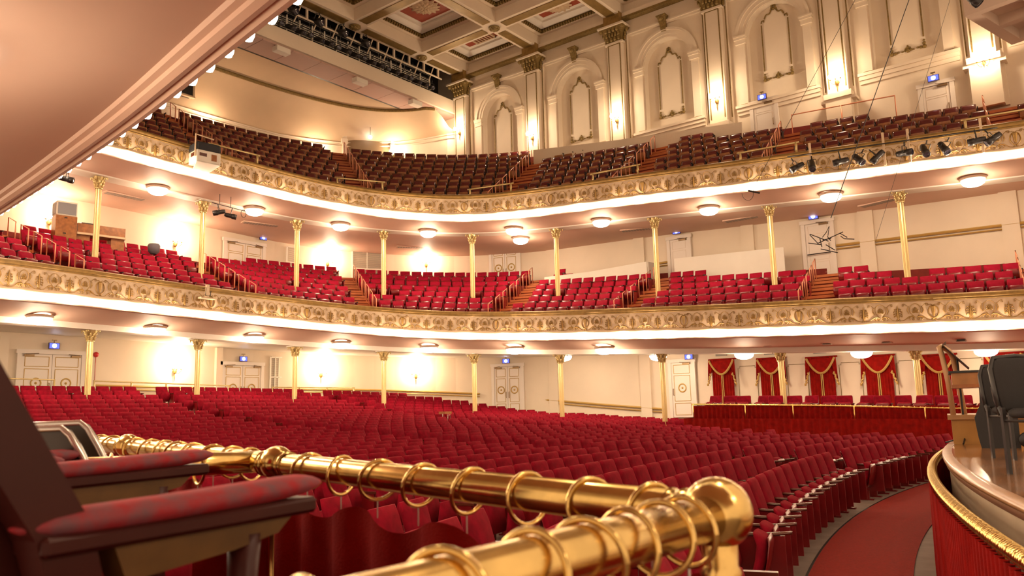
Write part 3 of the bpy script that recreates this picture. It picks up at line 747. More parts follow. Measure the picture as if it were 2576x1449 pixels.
# stalls
CX, CY, R0 = 15.6, -29.1, 33.12
APATH = [([3, 9, 14, 40], [5.9, 6.5, 7.5, 8.0]), ([3, 9, 13, 17, 40], [13.9, 14.4, 15.2, 15.9, 16.0]), ([3, 14, 18, 40], [22.2, 23.2, 23.8, 23.8])]
items = []
for k in range(31):
    R = R0+.90*k; th = -35.; blk = 0; n = 0; da = math.degrees(.53/R)
    th0 = -28+(.5 if k % 2 else 0)*da
    th = th0
    while th < 28:
        x, y = CX+R*math.sin(math.radians(th)), CY+R*math.cos(math.radians(th))
        hit = [a for a in (np.interp(y, *q) for q in APATH) if abs(x-a) < .60]
        if hit: blk += 1; n = 0; th += math.degrees((hit[0]+.61+.265*(k % 2)-x)/R); continue
        lim_r = float(np.interp(y, [3, 7, 12.5, 14.6], [21.0, 22.3, 26.0, 27.0])) if y < 14.6 else (32.4 if y < 22 else 31.2)
        lim_l = (2.35 if y < 5 else 3.6) if y < 14.6 else -1
        inside = lim_l < x < lim_r and y < 31.6 and dist_to(WC, np.array([x, y]), np.array([math.sin(math.radians(th)), math.cos(math.radians(th))])) > 1.9
        if inside and min(math.hypot(x-c[0], y-c[1]) for c in COLS) > .42:
            n += 1; q = proj((x, y, floor_z(x, y)+.8))
            seen = True
            if q:   # hidden behind the box rail and its curtain in the foreground
                u = q[0]
                if u < 1860 and q[1] > np.interp(u, [250, 700, 1250, 1860], [1100, 1165, 1225, 1290]): seen = False
            items.append((x, y, floor_z(x, y), -math.radians(th), dict(row=k+1, blk=blk, n=n, seen=seen)))
        th += da
BN = ['near', 'centre-left', 'centre-right', 'far']
def lab_stalls(i): return ('red velvet stalls seat, %s from the left in the %s row, %s block' % (ordn(i['n']), ordn(i['row']), BN[min(i['blk'], 3)]), 'stalls seats, %s row' % ordn(i['row']))
print('stalls', place_seats('theatre_chair', 'stalls', items, lab_stalls, 'rows of red velvet seats filling the back of the stalls'))

# balcony seats, aisles and handrails
def ah(s): n = nrm_s(s); return math.atan2(n[1], n[0]) - PI/2
KAP = np.gradient(np.unwrap(np.arctan2(FN[:, 1], FN[:, 0])))/np.gradient(FL)
def scale_at(s, d): return max(.3, 1+float(np.interp(s, FL, KAP))*d)
def tier_items(zf, f0, rise, nrow, lim, aisles, s_hi, dmax=1.0):
    out = []
    for k in range(nrow):
        d = .80+.85*k; s = 3.0 + .28*(k % 2); n = 0; blk = 0; hw = .62
        d0_ = dmax
        while s < s_hi:
            L = float(np.interp(s, FL, lim)); sc_ = scale_at(s, d)
            a = [q for q in aisles if abs(s-q)*sc_ < hw]
            if a: s = a[0]+(hw+.03+.27*(k % 2))/sc_; blk += 1; n = 0; continue
            p = at_s(s)+nrm_s(s)*d
            if d < L-(dmax if (zf is GB or s > 25 or s < 7) else 1.9) and (zf is GB or min(math.hypot(p[0]-c[0], p[1]-c[1]) for c in COLS) > .40):
                n += 1
                out.append((p[0], p[1], float(zf(s))+f0+.92+rise*k, ah(s), dict(row=k+1, blk=blk, n=n)))
            s += .565/sc_
    return out
AM = [6.2, 13.0, 20.2, 26.0, 31.5, 36.6, 43.2]; AG = [6.6, 13.9, 20.0, 25.9, 31.7, 37.3, 44.2]
bl = lambda b: ['rightmost', 'second from right', 'third from right', 'fourth from right', 'third from left', 'second from left', 'leftmost', 'last'][min(b, 7)]
its = tier_items(MB, MF0, MR, 7, DW, AM, 50)
print('mezz', place_seats('balcony_chair', 'lower', its, lambda i: ('crimson lower balcony seat, %s from right in %s row, %s block' % (ordn(i['n']), ordn(i['row']), bl(i['blk'])), 'lower balcony seats, %s row' % ordn(i['row'])), 'crimson seats filling the rear of the lower balcony'))
its = tier_items(GB, GF0, GR, 8, DG, AG, 50)
print('gal', place_seats('gallery_chair', 'gallery', its, lambda i: ('wood and maroon gallery seat, %s from right in %s row, %s block' % (ordn(i['n']), ordn(i['row']), bl(i['blk'])), 'upper gallery seats, %s row' % ordn(i['row'])), 'wood and maroon seats filling the rear of the upper gallery'))
def aisle(zf, f0, rise, nrow, lim, s, idx, lower):
    n2 = nrm_s(s); ang = ah(s); p0 = at_s(s); L = float(np.interp(s, FL, lim)); t2 = np.array([math.cos(ang), math.sin(ang)])
    g = G(); rows = min(nrow, int((L-.9)/.85)); zz = float(zf(s))+f0+.92
    def P(d, u): q = p0+n2*d+t2*u; return q
    def blk(d0, d1, u0, u1, z0, z1):
        c = [P(d0, u0), P(d0, u1), P(d1, u1), P(d1, u0)]
        g.add([(q[0], q[1], z0) for q in c]+[(q[0], q[1], z1) for q in c], [(0, 1, 5, 4), (1, 2, 6, 5), (2, 3, 7, 6), (3, 0, 4, 7), (4, 5, 6, 7)])
    for k in range(rows):
        z = zz+rise*k; d1 = .33+.85*(k+1)
        g.m = 0; blk(d1-.40, d1+.01, -.55, .55, z, z+rise*.5-.03); blk(d1, d1+.02, -.55, .55, z+rise*.5, z+rise-.03)
        g.m = 1; blk(d1-.42, d1+.01, -.56, .56, z+rise*.5-.09, z+rise*.5); blk(d1-.03, d1+.3, -.56, .56, z+rise-.09, z+rise+.012)
    nm = 'lower balcony' if lower else 'upper gallery'
    o = g.build('aisle_stairs', [stepred, steporange]); tag(o, 'orange edged stairs of the %s, %s aisle from the right' % (nm, ordn(idx+1)), 'stairs', 'aisle stairs of the '+nm)
    side = -.46 if s < 28 else .46
    for k in range(rows):
        g = G(); g.smooth = True; z = zz+rise*k; d = .55+.85*k; h = .82
        a, b = P(d, side), P(d+.50, side)
        g.tube([(a[0], a[1], z-.02), (a[0], a[1], z+h), (b[0], b[1], z+h+rise*.62), (b[0], b[1], z+rise*.5-.02)], .023 if lower else .026, 6)
        o = g.build('aisle_handrail', copper); q = ('%s step up, %s aisle from right' % (ordn(k+1), ordn(idx+1)))
        tag(o, 'pink handrail, %s, %s' % (nm, q), 'handrail', 'handrails of the '+nm)
for i, s in enumerate(AM): aisle(MB, MF0, MR, 7, DW, s, i, True)
for i, s in enumerate(AG):
    aisle(GB, GF0, GR, 8, DG, s, i, False)
    g = G(); g.smooth = True; p = at_s(s)+nrm_s(s)*.12; t2 = np.array([math.cos(ah(s)), math.sin(ah(s))]); z = float(GB(s))+.93
    a, b = p-t2*1.15, p+t2*.85; 
    g.tube([(a[0]-t2[0]*.12, a[1]-t2[1]*.12, z+.36), (b[0]+t2[0]*.12, b[1]+t2[1]*.12, z+.36)], .035, 6)
    for q in (a, b): g.tube([(q[0], q[1], z-.03), (q[0], q[1], z+.37)], .045, 6)
    o = g.build('brass_guard_rail', colgold); tag(o, 'short brass guard rail on the upper parapet, %s from the right' % ordn(i+1), 'guard rail', 'brass guard rails on the upper parapet')

# ------------------------------------------------------------------ doors, signs, louvres, rails on the walls
whited = mat('door_white', (.78, .70, .62), .45)
def make_door(leaves, w_, h, label, loc, ang, closer=True, medal=True, handle=-1):
    """door facing -x locally (hall side), hinged leaves side by side along y"""
    t = empty('door', loc, ang); t.name = 'exit_door'; tag(t, label, 'door')
    g = G(); o = w_*leaves/2
    g.box(-.08, .02, -o-.16, -o, 0, h+.16); g.box(-.08, .02, o, o+.16, 0, h+.16); g.box(-.10, .02, -o-.2, o+.2, h, h+.16); g.build('door_frame', whited, t)
    for k in range(leaves):
        y0 = -o+w_*k; lf = G(); lf.box(-.05, 0, y0+.008, y0+w_-.008, .01, h-.01); q = lf.build('door_leaf', whited, t)
        gl = G()
        for (a, b) in ((h*.80, h*.955), (h*.30, h*.76), (h*.05, h*.26)):
            for (ya, yb, za, zb) in ((y0+.12, y0+w_-.12, a, a), (y0+.12, y0+w_-.12, b, b), (y0+.12, y0+.12, a, b), (y0+w_-.12, y0+w_-.12, a, b)): gl.tube([(-.055, ya, za), (-.055, yb, zb)], .014 if medal else .006, 5)
        gl.build('gilt_moulding', goldline if medal else cream, q)
        if medal:
            md = G(); md.smooth = True; c = y0+w_/2
            md.tube([(-.06, c+.18*math.cos(a), h*.535+.18*math.sin(a)) for a in np.linspace(0, 2*PI, 25)[:-1]], .028, 6, True); md.ball((-.05, c, h*.535), .05, 8, 6); md.build('medallion', goldline, q)
        if closer:
            cl = G(); cl.box(-.13, -.05, y0+(.06 if k == 0 else w_-.42), y0+(.42 if k == 0 else w_-.06), h-.10, h-.03); cl.tube([(-.12, y0+(.1 if k == 0 else w_-.1), h-.02), (-.2, y0+w_/2, h+.01)], .012, 4); cl.build('door_closer', mat('bronze', (.25, .16, .08), .4, metal=.6), q)
        hd = G(); hy = y0+(w_-.08 if (k == 0 and leaves == 2) or handle > 0 else .08); hd.tube([(-.06, hy, 1.0), (-.10, hy, 1.02), (-.10, hy, 1.28), (-.06, hy, 1.3)], .016, 6); hd.build('pull_handle', mat('bronze', (.25, .16, .08), .4), q)
    return t
blue = emat('sign_blue', (.10, .12, .85), 1.6, False); bluew = emat('sign_light', (.75, .85, 1.0), 9, False)
def exit_sign(loc, ang, label):
    t = empty('exit_sign', loc, ang); tag(t, label, 'exit sign', 'lit blue exit signs')
    g = G(); g.box(-.07, 0, -.20, .20, -.12, .12); g.build('case', mat('sign_case', (.05, .04, .16), .4), t)
    g = G(); g.box(-.078, -.068, -.175, .175, -.10, .10); g.build('face', blue, t)
    g = G(); g.smooth = True; g.lathe([(.001, -.088), (.07, -.085), (.085, -.078)], (0, 0, 0), 12, 'x'); g.build('lamp_glare', bluew, t)
    g = G(); g.tube([(-.04, 0, .12), (-.04, 0, .22)], .02, 5); g.box(-.08, .0, -.08, .08, .21, .24); g.build('bracket', mat('bronze', (.25, .16, .08), .4), t)
make_door(2, 1.10, 2.42, 'white double doors with gilt panels at the far rear of the stalls', (13.33, 33.62, 1.88), PI/2)
make_door(2, 1.00, 2.30, 'white double doors with gilt panels in the rear recess of the stalls', (21.80, 33.62, 1.80), PI/2)
def corner(s_len, z, curve=WC):    # distance along the curved corner from its side-wall end
    a = s_len/CR; c = (XC+HW-CR, RY-CR); p = (c[0]+CR*math.cos(a), c[1]+CR*math.sin(a)); return p, a
p, a = corner(3.6, 0); make_door(2, .74, 2.62, 'narrow white double doors with medallions at the curved corner of the stalls', (p[0]-.08*math.cos(a), p[1]-.08*math.sin(a), 1.32), a)
make_door(2, .74, 2.55, 'white double doors with round medallions behind the lower balcony corner rail', (p[0]-.08*math.cos(a), p[1]-.08*math.sin(a), 7.85), a, False)
exit_sign((p[0]-.25*math.cos(a), p[1]-.25*math.sin(a), 4.22), a, 'lit blue exit sign over the corner double doors of the stalls'); exit_sign((p[0]-.3*math.cos(a), p[1]-.3*math.sin(a), 10.62), a, 'lit blue exit sign over the corner double doors of the lower balcony')
make_door(2, 1.0, 2.25, 'white double doors with gilt panels at the rear of the lower balcony', (21.75, 33.62, 7.75), PI/2, True, True)
exit_sign((13.32, 33.5, 4.63), PI/2, 'lit blue exit sign over the rear doors with the red fire bell'); exit_sign((21.74, 33.5, 4.40), PI/2, 'lit blue exit sign over the recessed rear doors of the stalls'); exit_sign((22.68, 33.5, 10.43), PI/2, 'lit blue exit sign over the gilt doors of the lower balcony')
make_door(1, 1.02, 2.48, 'single white door with a gilt medallion beside the curtained boxes', (33.3, 16.5, 1.15), 0, True, True, 1)
exit_sign((33.1, 16.0, 3.85), 0, 'lit blue exit sign above the single door beside the boxes')
make_door(1, .9, 2.3, 'plain cream door with closer behind the lower balcony side partition', (33.36, 16.3, 7.05), 0, True, False); exit_sign((33.2, 16.3, 9.68), 0, 'lit blue exit sign above the side door of the lower balcony')
make_door(1, 1.02, 2.2, 'plain cream door with a push bar at the top of the lower balcony side stairs', (33.36, 10.0, 6.85), 0, True, False); exit_sign((33.2, 10.07, 9.32), 0, 'lit blue exit sign above the push bar door of the lower balcony')
make_door(1, .95, 2.1, 'cream door of the upper gallery beneath the fourth arch', (33.36, 11.85, 12.72), 0, True, False); exit_sign((33.2, 11.83, 15.02), 0, 'lit blue exit sign above the upper gallery door under the fourth arch')
make_door(1, .95, 2.1, 'recessed cream door of the upper gallery at the last pilaster', (33.36, 5.1, 11.6), 0, True, False); exit_sign((33.2, 5.12, 13.95), 0, 'lit blue exit sign above the last upper gallery door')
g = G(); g.tube([(33.28, 9.55, 7.75), (33.2, 9.55, 7.75), (33.2, 10.45, 7.75), (33.28, 10.45, 7.75)], .02, 6); o = g.build('push_bar', black); tag(o, 'dark push bar across the cream balcony side door', 'push bar')
def louvre(loc, ang, w_, h, label, rows, cols):
    t = empty('louvre_panel', loc, ang); tag(t, label, 'louvre panel'); g = G()
    g.box(-.05, 0, -w_/2-.08, -w_/2, 0, h); g.box(-.05, 0, w_/2, w_/2+.08, 0, h)
    for r in range(rows+1): g.box(-.05, 0, -w_/2, w_/2, h*r/rows-.03, h*r/rows+.03)
    for c in range(1, cols): g.box(-.05, 0, -w_/2+w_*c/cols-.02, -w_/2+w_*c/cols+.02, 0, h)
    g.build('frame', white, t); g = G(); n = int(h/.05)
    for i in range(n): z = h*(i+.5)/n; g.box(-.025, -.005, -w_/2, w_/2, z-.008, z+.012)
    g.build('slats', grey, t)
louvre((23.82, 33.62, 2.6), PI/2, .88, 1.95, 'grey louvred panel beside the recessed rear doors', 2, 4)
louvre((24.3, 33.3, 8.55), math.radians(80), .55, 1.6, 'narrow grey louvred panel beside the gilt balcony doors', 2, 1)
p, a = corner(11.2, 0); louvre((p[0]-.07*math.cos(a), p[1]-.07*math.sin(a), 8.1), a, 1.5, 2.45, 'wide grey louvred grille behind the lower balcony stair', 2, 2)
# rear wall sconces
sconce(18.4, 33.62, 3.75, PI/2, 'wall lamp on the rear stalls wall between the two double doors', 'wall lamps of the stalls', 120)
p, a = corner(13.6, 0); sconce(p[0], p[1], 3.7, a, 'wall lamp on the curved stalls wall beside the louvred panel', 'wall lamps of the stalls', 120)
p, a = corner(8.6, 0); sconce(p[0], p[1], 3.6, a, 'wall lamp on the curved stalls wall near the corner', 'wall lamps of the stalls', 120)
sconce(12.9, 33.62, 9.55, PI/2, 'wall lamp behind the organ loudspeaker on the lower balcony', 'wall lamps of the lower balcony', 110)
sconce(18.2, 33.62, 9.45, PI/2, 'wall lamp on the rear wall of the lower balcony', 'wall lamps of the lower balcony', 110)
p, a = corner(13.3, 0); sconce(p[0], p[1], 9.5, a, 'wall lamp of the lower balcony beside a small red alarm', 'wall lamps of the lower balcony', 110)
p, a = corner(8.0, 0); sconce(p[0], p[1], 9.6, a, 'wall lamp of the lower balcony on the curved corner wall', 'wall lamps of the lower balcony', 110)
def rg_at(x):
    for q, r in zip(RG[:-1], RG[1:]):
        if (q[0]-x)*(r[0]-x) <= 0 and q[1] > 30 and q[0] != r[0]:
            u = (x-q[0])/(r[0]-q[0]); p = q+(r-q)*u; n = np.array([-(r-q)[1], (r-q)[0]]); n /= np.linalg.norm(n); n = n if n[1] > 0 else -n; return p, math.atan2(n[1], n[0])
for x, lb in ((20.45, 'first wall lamp behind the upper gallery seats'), (26.9, 'wall lamp left of the gallery portal'), (31.2, 'wall lamp between the gallery portal and the corner pilaster')):
    p, a = rg_at(x); sconce(p[0], p[1], Z0+(14.15 if x < 22 else 14.3 if x < 28 else 14.9), a, lb, 'wall lamps of the upper gallery', 85)
# portal with hanging lamp
p, a = rg_at(29.9)
t = empty('gallery_portal', (p[0]-.05*math.cos(a), p[1]-.05*math.sin(a), Z0+13.05), a); tag(t, 'dark arched vomitory portal behind the upper gallery stair', 'portal')
g = G(); R = []
for d in (-.02, 1.6):
    R.append([(d, -1.3, 0), (d, -1.3, 3.2)] + [(d, -1.3+2.6*u, 3.2+.38*math.sin(PI*u)) for u in (.15, .3, .5, .7, .85)] + [(d, 1.3, 3.2), (d, 1.3, 0)])
g.prism(R[0], (-.06, 0, 0)); g.build('opening', mat('portal_shade', (.22, .14, .07), .8), t)
g = G()
for sg in (-1, 1): g.box(-.22, .02, sg*1.42-.12, sg*1.42+.12, 0, 3.2); g.box(-.28, .02, sg*1.44-.18, sg*1.44+.18, 2.2, 2.5)
g.tube([(-.12, -1.42+2.84*u, 3.2+.5*math.sin(PI*u)) for u in np.linspace(0, 1, 11)], .13, 6); g.build('surround', cream, t)
q = empty('pendant_lamp', (p[0]-.5*math.cos(a), p[1]-.5*math.sin(a), Z0+15.75), a); tag(q, 'small round pendant lamp glowing in the gallery portal', 'lamp')
g = G(); g.tube([(0, 0, .1), (0, 0, .7)], .012, 5); g.build('rod', black, q); g = G(); g.smooth = True; g.ball((0, 0, 0), .11, 12, 8); g.build('globe', bluew, q)
# gilt dado rails, guard rails
g = G()
def dado(pts, r=.055): g.tube(pts, r, 6); g.tube([(x, y, z-.14) for x, y, z in pts], r*.5, 5)
dado([(14.9, 33.6, 3.1), (20.6, 33.6, 3.0)]); A = [corner(s_, 0)[0] for s_ in np.linspace(15.5, 5.2, 16)]; dado([(q[0]-.05, q[1]-.05, 2.98-.42*(i/15)**2) for i, q in enumerate(A)])
dado([(33.33, 25.2, 2.24), (33.33, 21, 1.85), (33.33, 17.6, 1.55)])
dado([(33.33, 9.3, 8.0), (33.33, 2, 7.85)]); dado([(33.33, 17.6, 8.35), (33.33, 16.9, 8.35)], .05)
A = [corner(s_, 0)[0] for s_ in np.linspace(10.0, 5.2, 8)]; dado([(q[0]-.05, q[1]-.05, 8.45) for q in A]); dado([(33.33, 24.6, 8.3), (33.33, 22.4, 7.95)], .05)
o = struct(g.build('trim_1', goldline), 'gilt dado rails along the walls')
def guard(P, label, h=.55):
    g = G(); g.smooth = True; g.tube(P, .03, 6)
    L = np.r_[0, np.cumsum([math.dist(a, b) for a, b in zip(P[:-1], P[1:])])]; n = max(1, round(L[-1]/1.45))
    for i in range(n+1):
        q = [np.interp(L[-1]*i/n, L, [p[j] for p in P]) for j in range(3)]; g.tube([(q[0], q[1], q[2]-h), (q[0], q[1], q[2]+.03)], .035, 6)
    o = g.build('brass_standing_rail', colgold); tag(o, label, 'rail', 'brass rails behind the stalls seats')
guard([(11.0, 32.2, 3.27), (12.9, 32.2, 3.24)], 'brass rail in front of the far rear double doors', 1.0)
guard([(14.4, 32.3, 3.22), (20.3, 32.3, 3.08)], 'long brass rail below the rear wall lamp of the stalls', 1.0)
guard([(22.5, 32.2, 3.02), (24.4, 31.9, 3.0), (26.6, 31.2, 2.98)], 'brass rail in front of the grey louvred panel', 1.0)
# wall pilaster strips and shallow panels
g = G()
for y, z0, z1 in ((18.4, 1.2, 4.2), (23.7, 1.5, 4.3), (18.4, 7.2, 10.0), (8.1, 6.2, 9.5), (3.2, 6.0, 9.3), (13.0, 7, 9.8), (23.6, 7.4, 10.2)): g.box(33.28, 33.42, y-.28, y+.28, z0-2, z1)
for ax in (14.85, 20.55, 24.6, 11.6):
    g.box(ax-.16, ax+.16, 33.52, 33.72, 1.2, 4.9); 
struct(g.build('trim_2', cream), 'shallow wall pilasters')
# low partitions behind the side seats
g = G()
def part(P, h, th=.06):
    for (a, b) in zip(P[:-1], P[1:]):
        v = np.array(b[:2])-np.array(a[:2]); v /= np.linalg.norm(v); n = np.array([v[1], -v[0]])*th
        c = [(a[0], a[1]), (b[0], b[1]), (b[0]+n[0], b[1]+n[1]), (a[0]+n[0], a[1]+n[1])]; zt = [a[2], b[2], b[2], a[2]]
        g.add([(x, y, z-h) for (x, y), z in zip(c, zt)]+[(x, y, z) for (x, y), z in zip(c, zt)], [(0, 1, 2, 3), (4, 5, 6, 7), (0, 1, 5, 4), (1, 2, 6, 5), (2, 3, 7, 6), (3, 0, 4, 7)])
part([(30.9, 22.3, 8.0), (31.7, 20.2, 8.1), (32.2, 17.4, 8.28)], 2.2); part([(32.2, 16.0, 8.22), (32.5, 13, 8.15), (32.6, 11.2, 8.1)], 2.2); part([(32.2, 17.4, 8.28), (33.3, 17.4, 8.28)], 2.2)
struct(g.build('partition_balcony', white), 'low white partitions behind the lower balcony side seats')
g = G(); part([(32.1, 23.6, 15.0), (32.5, 19.1, 14.55), (32.6, 16.0, 14.25), (32.6, 12.6, 13.9)], 3.0)
nb = 120
for i in range(nb):
    y = 23.4-10.8*i/nb; x = np.interp(-y, [-23.6, -19.1, -12.6], [32.1, 32.5, 32.6]); z = np.interp(-y, [-23.6, -19.1, -16, -12.6], [15.0, 14.55, 14.25, 13.9]); g.box(x-.015, x, y-.035, y+.035, z-1.6, z-.04)
struct(g.build('partition_gallery', cream), 'beadboard partition behind the upper gallery side seats')
g = G(); g.smooth = True; zc = 13.62
g.tube([(32.45, 10.4, zc-1.5), (32.45, 10.4, zc), (32.45, 8.4, zc-.11), (32.45, 6.4, zc-.24), (32.45, 6.4, zc-1.7)], .028, 6); g.tube([(32.45, 8.4, zc-1.6), (32.45, 8.4, zc-.11)], .028, 6)
o = g.build('stair_handrail', copper); tag(o, 'long salmon pink handrail behind the last upper gallery seats', 'handrail')
for (x, y, z, lb, cl) in ((14.95, 33.5, 4.35, 'round red fire bell beside the far rear column', 'bell'),):
    g = G(); g.smooth = True; g.lathe([(.001, -.09), (.08, -.08), (.11, -.03), (.11, 0)], (0, 0, 0), 14, 'y'); g.m = 0; g.tube([(0, 0, -.1), (0, 0, -1.2)], .01, 4); o = g.build('fire_bell', mat('alarm_red', (.55, .02, .02), .4), loc=(x, y, z)); tag(o, lb, cl)
p, a = corner(12.9, 0)
g = G(); g.box(-.06, 0, -.07, .07, -.1, .1); o = g.build('fire_alarm', mat('alarm_red', (.55, .02, .02), .4), loc=(p[0]-.02, p[1]-.05, 9.1)); o.rotation_euler = (0, 0, a); tag(o, 'small red alarm box on the lower balcony wall', 'fire alarm')

# ------------------------------------------------------------------ curtained boxes on the far side
def pleat(P, z0, z1, amp, wl, zf=None):
    """vertical cloth along a plan path with folds; returns rows for loft"""
    P = np.array(P, float); L = np.r_[0, np.cumsum(np.linalg.norm(np.diff(P, axis=0), axis=1))]; n = int(L[-1]/wl*6)+2; rows = []
    for k, u in enumerate(np.linspace(0, 1, 6)):
        r = []
        for i in range(n):
            s = L[-1]*i/(n-1); x, y = np.interp(s, L, P[:, 0]), np.interp(s, L, P[:, 1]); j = min(len(P)-2, int(np.searchsorted(L, s, 'right')-1)); t = P[j+1]-P[j]; t /= np.linalg.norm(t); nn = np.array([t[1], -t[0]])
            ph = 2*PI*s/wl + .9*math.sin(s*1.7) + .5*math.sin(s*.63+k*.2); a = amp*(.55+.45*u)*math.sin(ph)
            za, zb = (z0(s/L[-1]), z1(s/L[-1])) if callable(z0) else (z0, z1)
            r.append((x+nn[0]*a, y+nn[1]*a, za+(zb-za)*u))
        rows.append(r)
    return rows
t = empty('theatre_box', (0, 0, 0)); tag(t, 'long side box with red pleated skirts and brass rail under the curtained wall', 'box')
g = G(); g.box(27.75, 33.3, -3, 13.35, .2, 1.15); g.build('platform', stepred, t)
g = G(); g.smooth = True; g.loft(pleat([(33, 13.45), (27.75, 13.38), (27.68, 8.6), (27.68, 4.7), (27.68, -3)], lambda u: 1.66-.30*max(0, (u-.24))/.76*1.1, lambda u: 1.16-.25*max(0, u-.24), .035, .17)); g.build('upper_skirt', curtred, t)
g = G(); g.smooth = True; g.loft(pleat([(33, 13.65), (27.35, 13.6), (27.3, 4.7), (27.3, -3)], lambda u: 1.22-.32*max(0, u-.24), lambda u: .15, .03, .24)); g.build('lower_skirt', curtred, t)
g = G(); g.box(27.35, 27.8, -3, 13.5, .9, .94); g.build('step_ledge', curtred, t)
g = G(); g.smooth = True; P = [(33, 13.42, 1.72), (27.70, 13.38, 1.72), (27.68, 8.62, 1.57), (27.68, 4.76, 1.40), (27.68, -3, 1.2)]; g.tube(P, .03, 8)
for y in np.arange(-3, 13.3, .16): z = np.interp(y, [-3, 4.76, 8.62, 13.38], [1.2, 1.40, 1.57, 1.72]); g.lathe([(.036, -.012), (.05, 0), (.036, .012)], (27.68, y, z), 8, 'y')
for y in (11.3, 9.6, 7.6, 5.5, 13.3): z = np.interp(y, [-3, 4.76, 8.62, 13.38], [1.2, 1.40, 1.57, 1.72]); g.tube([(27.6, y, z), (27.6, y, z-.55)], .02, 6)
g.build('brass_rail', brassr, t)
g = make_chair('box_armchair', 'stalls')
for k in range(20):
    y = 12.95-.60*k; o = g if k == 0 else dup(g); o.scale = (1.05, 1.05, 1); o.location = (28.55+.25*(k % 2), y, float(np.interp(y, [4.5, 13], [.90, 1.14]))); o.rotation_euler = (0, 0, PI/2*(-1)+(.25 if k % 3 else -.2)); o['label'] = 'crimson armchair behind the brass box rail, %s from the single white door' % ordn(k+1); o['group'] = 'armchairs in the far box'
def make_drape():
    t = empty('window_curtain'); tag(t, 'x', 'curtain', 'swagged red curtains behind the far box'); H = 2.2; W = .63
    g = G(); g.smooth = True; g.loft([[(x-33, y, z) for x, y, z in r] for r in pleat([(33-.10, -.50), (33-.10, -.015)], -.15, -H, .03, .12)]); g.build('drape_panel', curtred, t)
    g = G(); g.smooth = True; g.loft([[(x-33, y, z) for x, y, z in r] for r in pleat([(33-.10, .015), (33-.10, .50)], -.15, -H, .03, .12)]); g.build('drape_panel', curtred, t)
    g = G(); 
    for e in (-1, 1): g.tube([(-.15, e*.03, -.5), (-.15, e*.035, -1.4), (-.15, e*.05, -H)], .022, 6)
    g.build('gold_edging', goldline, t)
    g = G(); g.smooth = True; rows = []
    for v in np.linspace(0, 1, 9): rows.append([(-.16-.05*math.sin(v*PI)-.02*math.sin(v*22), (-W+2*W*u)*(1-.12*v), -.02-.62*v*math.sin(PI*u)**.9-.02) for u in np.linspace(0, 1, 17)])
    g.loft(rows); g.build('swag', curtred, t)
    g = G(); g.tube([(-.20, (-W+2*W*u)*.89, -.04-.62*math.sin(PI*u)**.9) for u in np.linspace(0, 1, 17)], .048, 6); g.build('swag_fringe', goldline, t)
    for e in (-1, 1):
        g = G(); g.smooth = True; rows = []
        for v in np.linspace(0, 1, 8): rows.append([(-.18-.03*math.sin(u*9+v*2), e*(W-.02+.05*v-(.27-.12*v)*u*(1 if v < .6 else 1)), -.02-1.12*v*(1-.42*u)) for u in np.linspace(0, 1, 9)])
        g.loft(rows); g.build('jabot', curtred, t)
        g = G(); g.tube([(-.22-.02*(i % 2), e*(W+.03-.16*u+.03*math.sin(u*20)), -1.14+.52*u) for i, u in enumerate(np.linspace(0, 1, 9))], .04, 6); g.build('jabot_fringe', goldline, t)
    g = G(); g.box(-.12, 0, -W, W, -.03, .03); g.build('pelmet_board', curtred, t)
    return t
dr = make_drape()
for k, (y, z) in enumerate(((14.54, 3.66), (12.35, 3.58), (10.28, 3.50), (8.12, 3.43), (6.0, 3.33), (3.9, 3.26), (1.8, 3.2))):
    o = dr if k == 0 else dup(dr); o.location = (33.36, y, z); o['label'] = 'red swagged curtain with gold fringe, %s from the single white door' % ordn(k+1)
    g = G(); g.box(-.03, 0, -.26, .26, -.13, .13)
    for i in range(7): g.box(-.04, -.03, -.24, .24, -.11+.035*i, -.095+.035*i)
    o = g.build('air_vent', grey, loc=(33.37, y+.05, z+.28)); tag(o, 'square grey vent above the %s red curtain' % ordn(k+1), 'vent', 'vents above the box curtains')
g = G()
for y in (13.45, 11.32, 9.2, 7.06, 4.95):
    za, zb = 1.9, np.interp(y, [4, 14], [3.12, 3.32]); P = [(33.38, y-.42, za), (33.38, y-.42, zb-.08), (33.38, y-.34, zb-.08), (33.38, y-.34, zb), (33.38, y+.34, zb), (33.38, y+.34, zb-.08), (33.38, y+.42, zb-.08), (33.38, y+.42, za)]; g.tube(P, .012, 4)
struct(g.build('trim_3', olive), 'thin gilt outline panels between the box curtains')
for k, (x, y, z) in enumerate(((30.15, 13.3, 4.02), (30.2, 11.1, 3.93), (30.3, 8.95, 3.84), (30.5, 6.98, 3.77), (30.7, 4.7, 3.66))):
    g = G(); g.box(-.10, .10, -.15, .15, -.10, .08); g.m = 1; g.box(-.11, -.10, -.12, .12, -.07, .05); o = g.build('box_loudspeaker', [mat('speaker_tan', (.45, .33, .26), .6), black], loc=(x-.45, y, z)); tag(o, 'small tan loudspeaker under the beam, %s from the single door' % ordn(k+1), 'loudspeaker', 'loudspeakers over the boxes')
# steps up to the single door
t = empty('box_steps', (0, 0, 0)); g = G()
for k in range(3): g.box(29.9+.35*k+1.0, 33.3, 15.2, 17.3, .2, .62+.18*k); 
o = g.build('entrance_steps', [stepred]); tag(o, 'red carpeted steps rising to the single white door', 'steps'); bpy.data.objects.remove(t)
g = G()
for k in range(3): g.box(30.86+.35*k, 30.9+.35*k, 15.2, 17.3, .45+.18*k, .62+.18*k)
o = g.build('step_risers', wood); tag(o, 'orange wooden risers of the steps beside the box', 'steps')

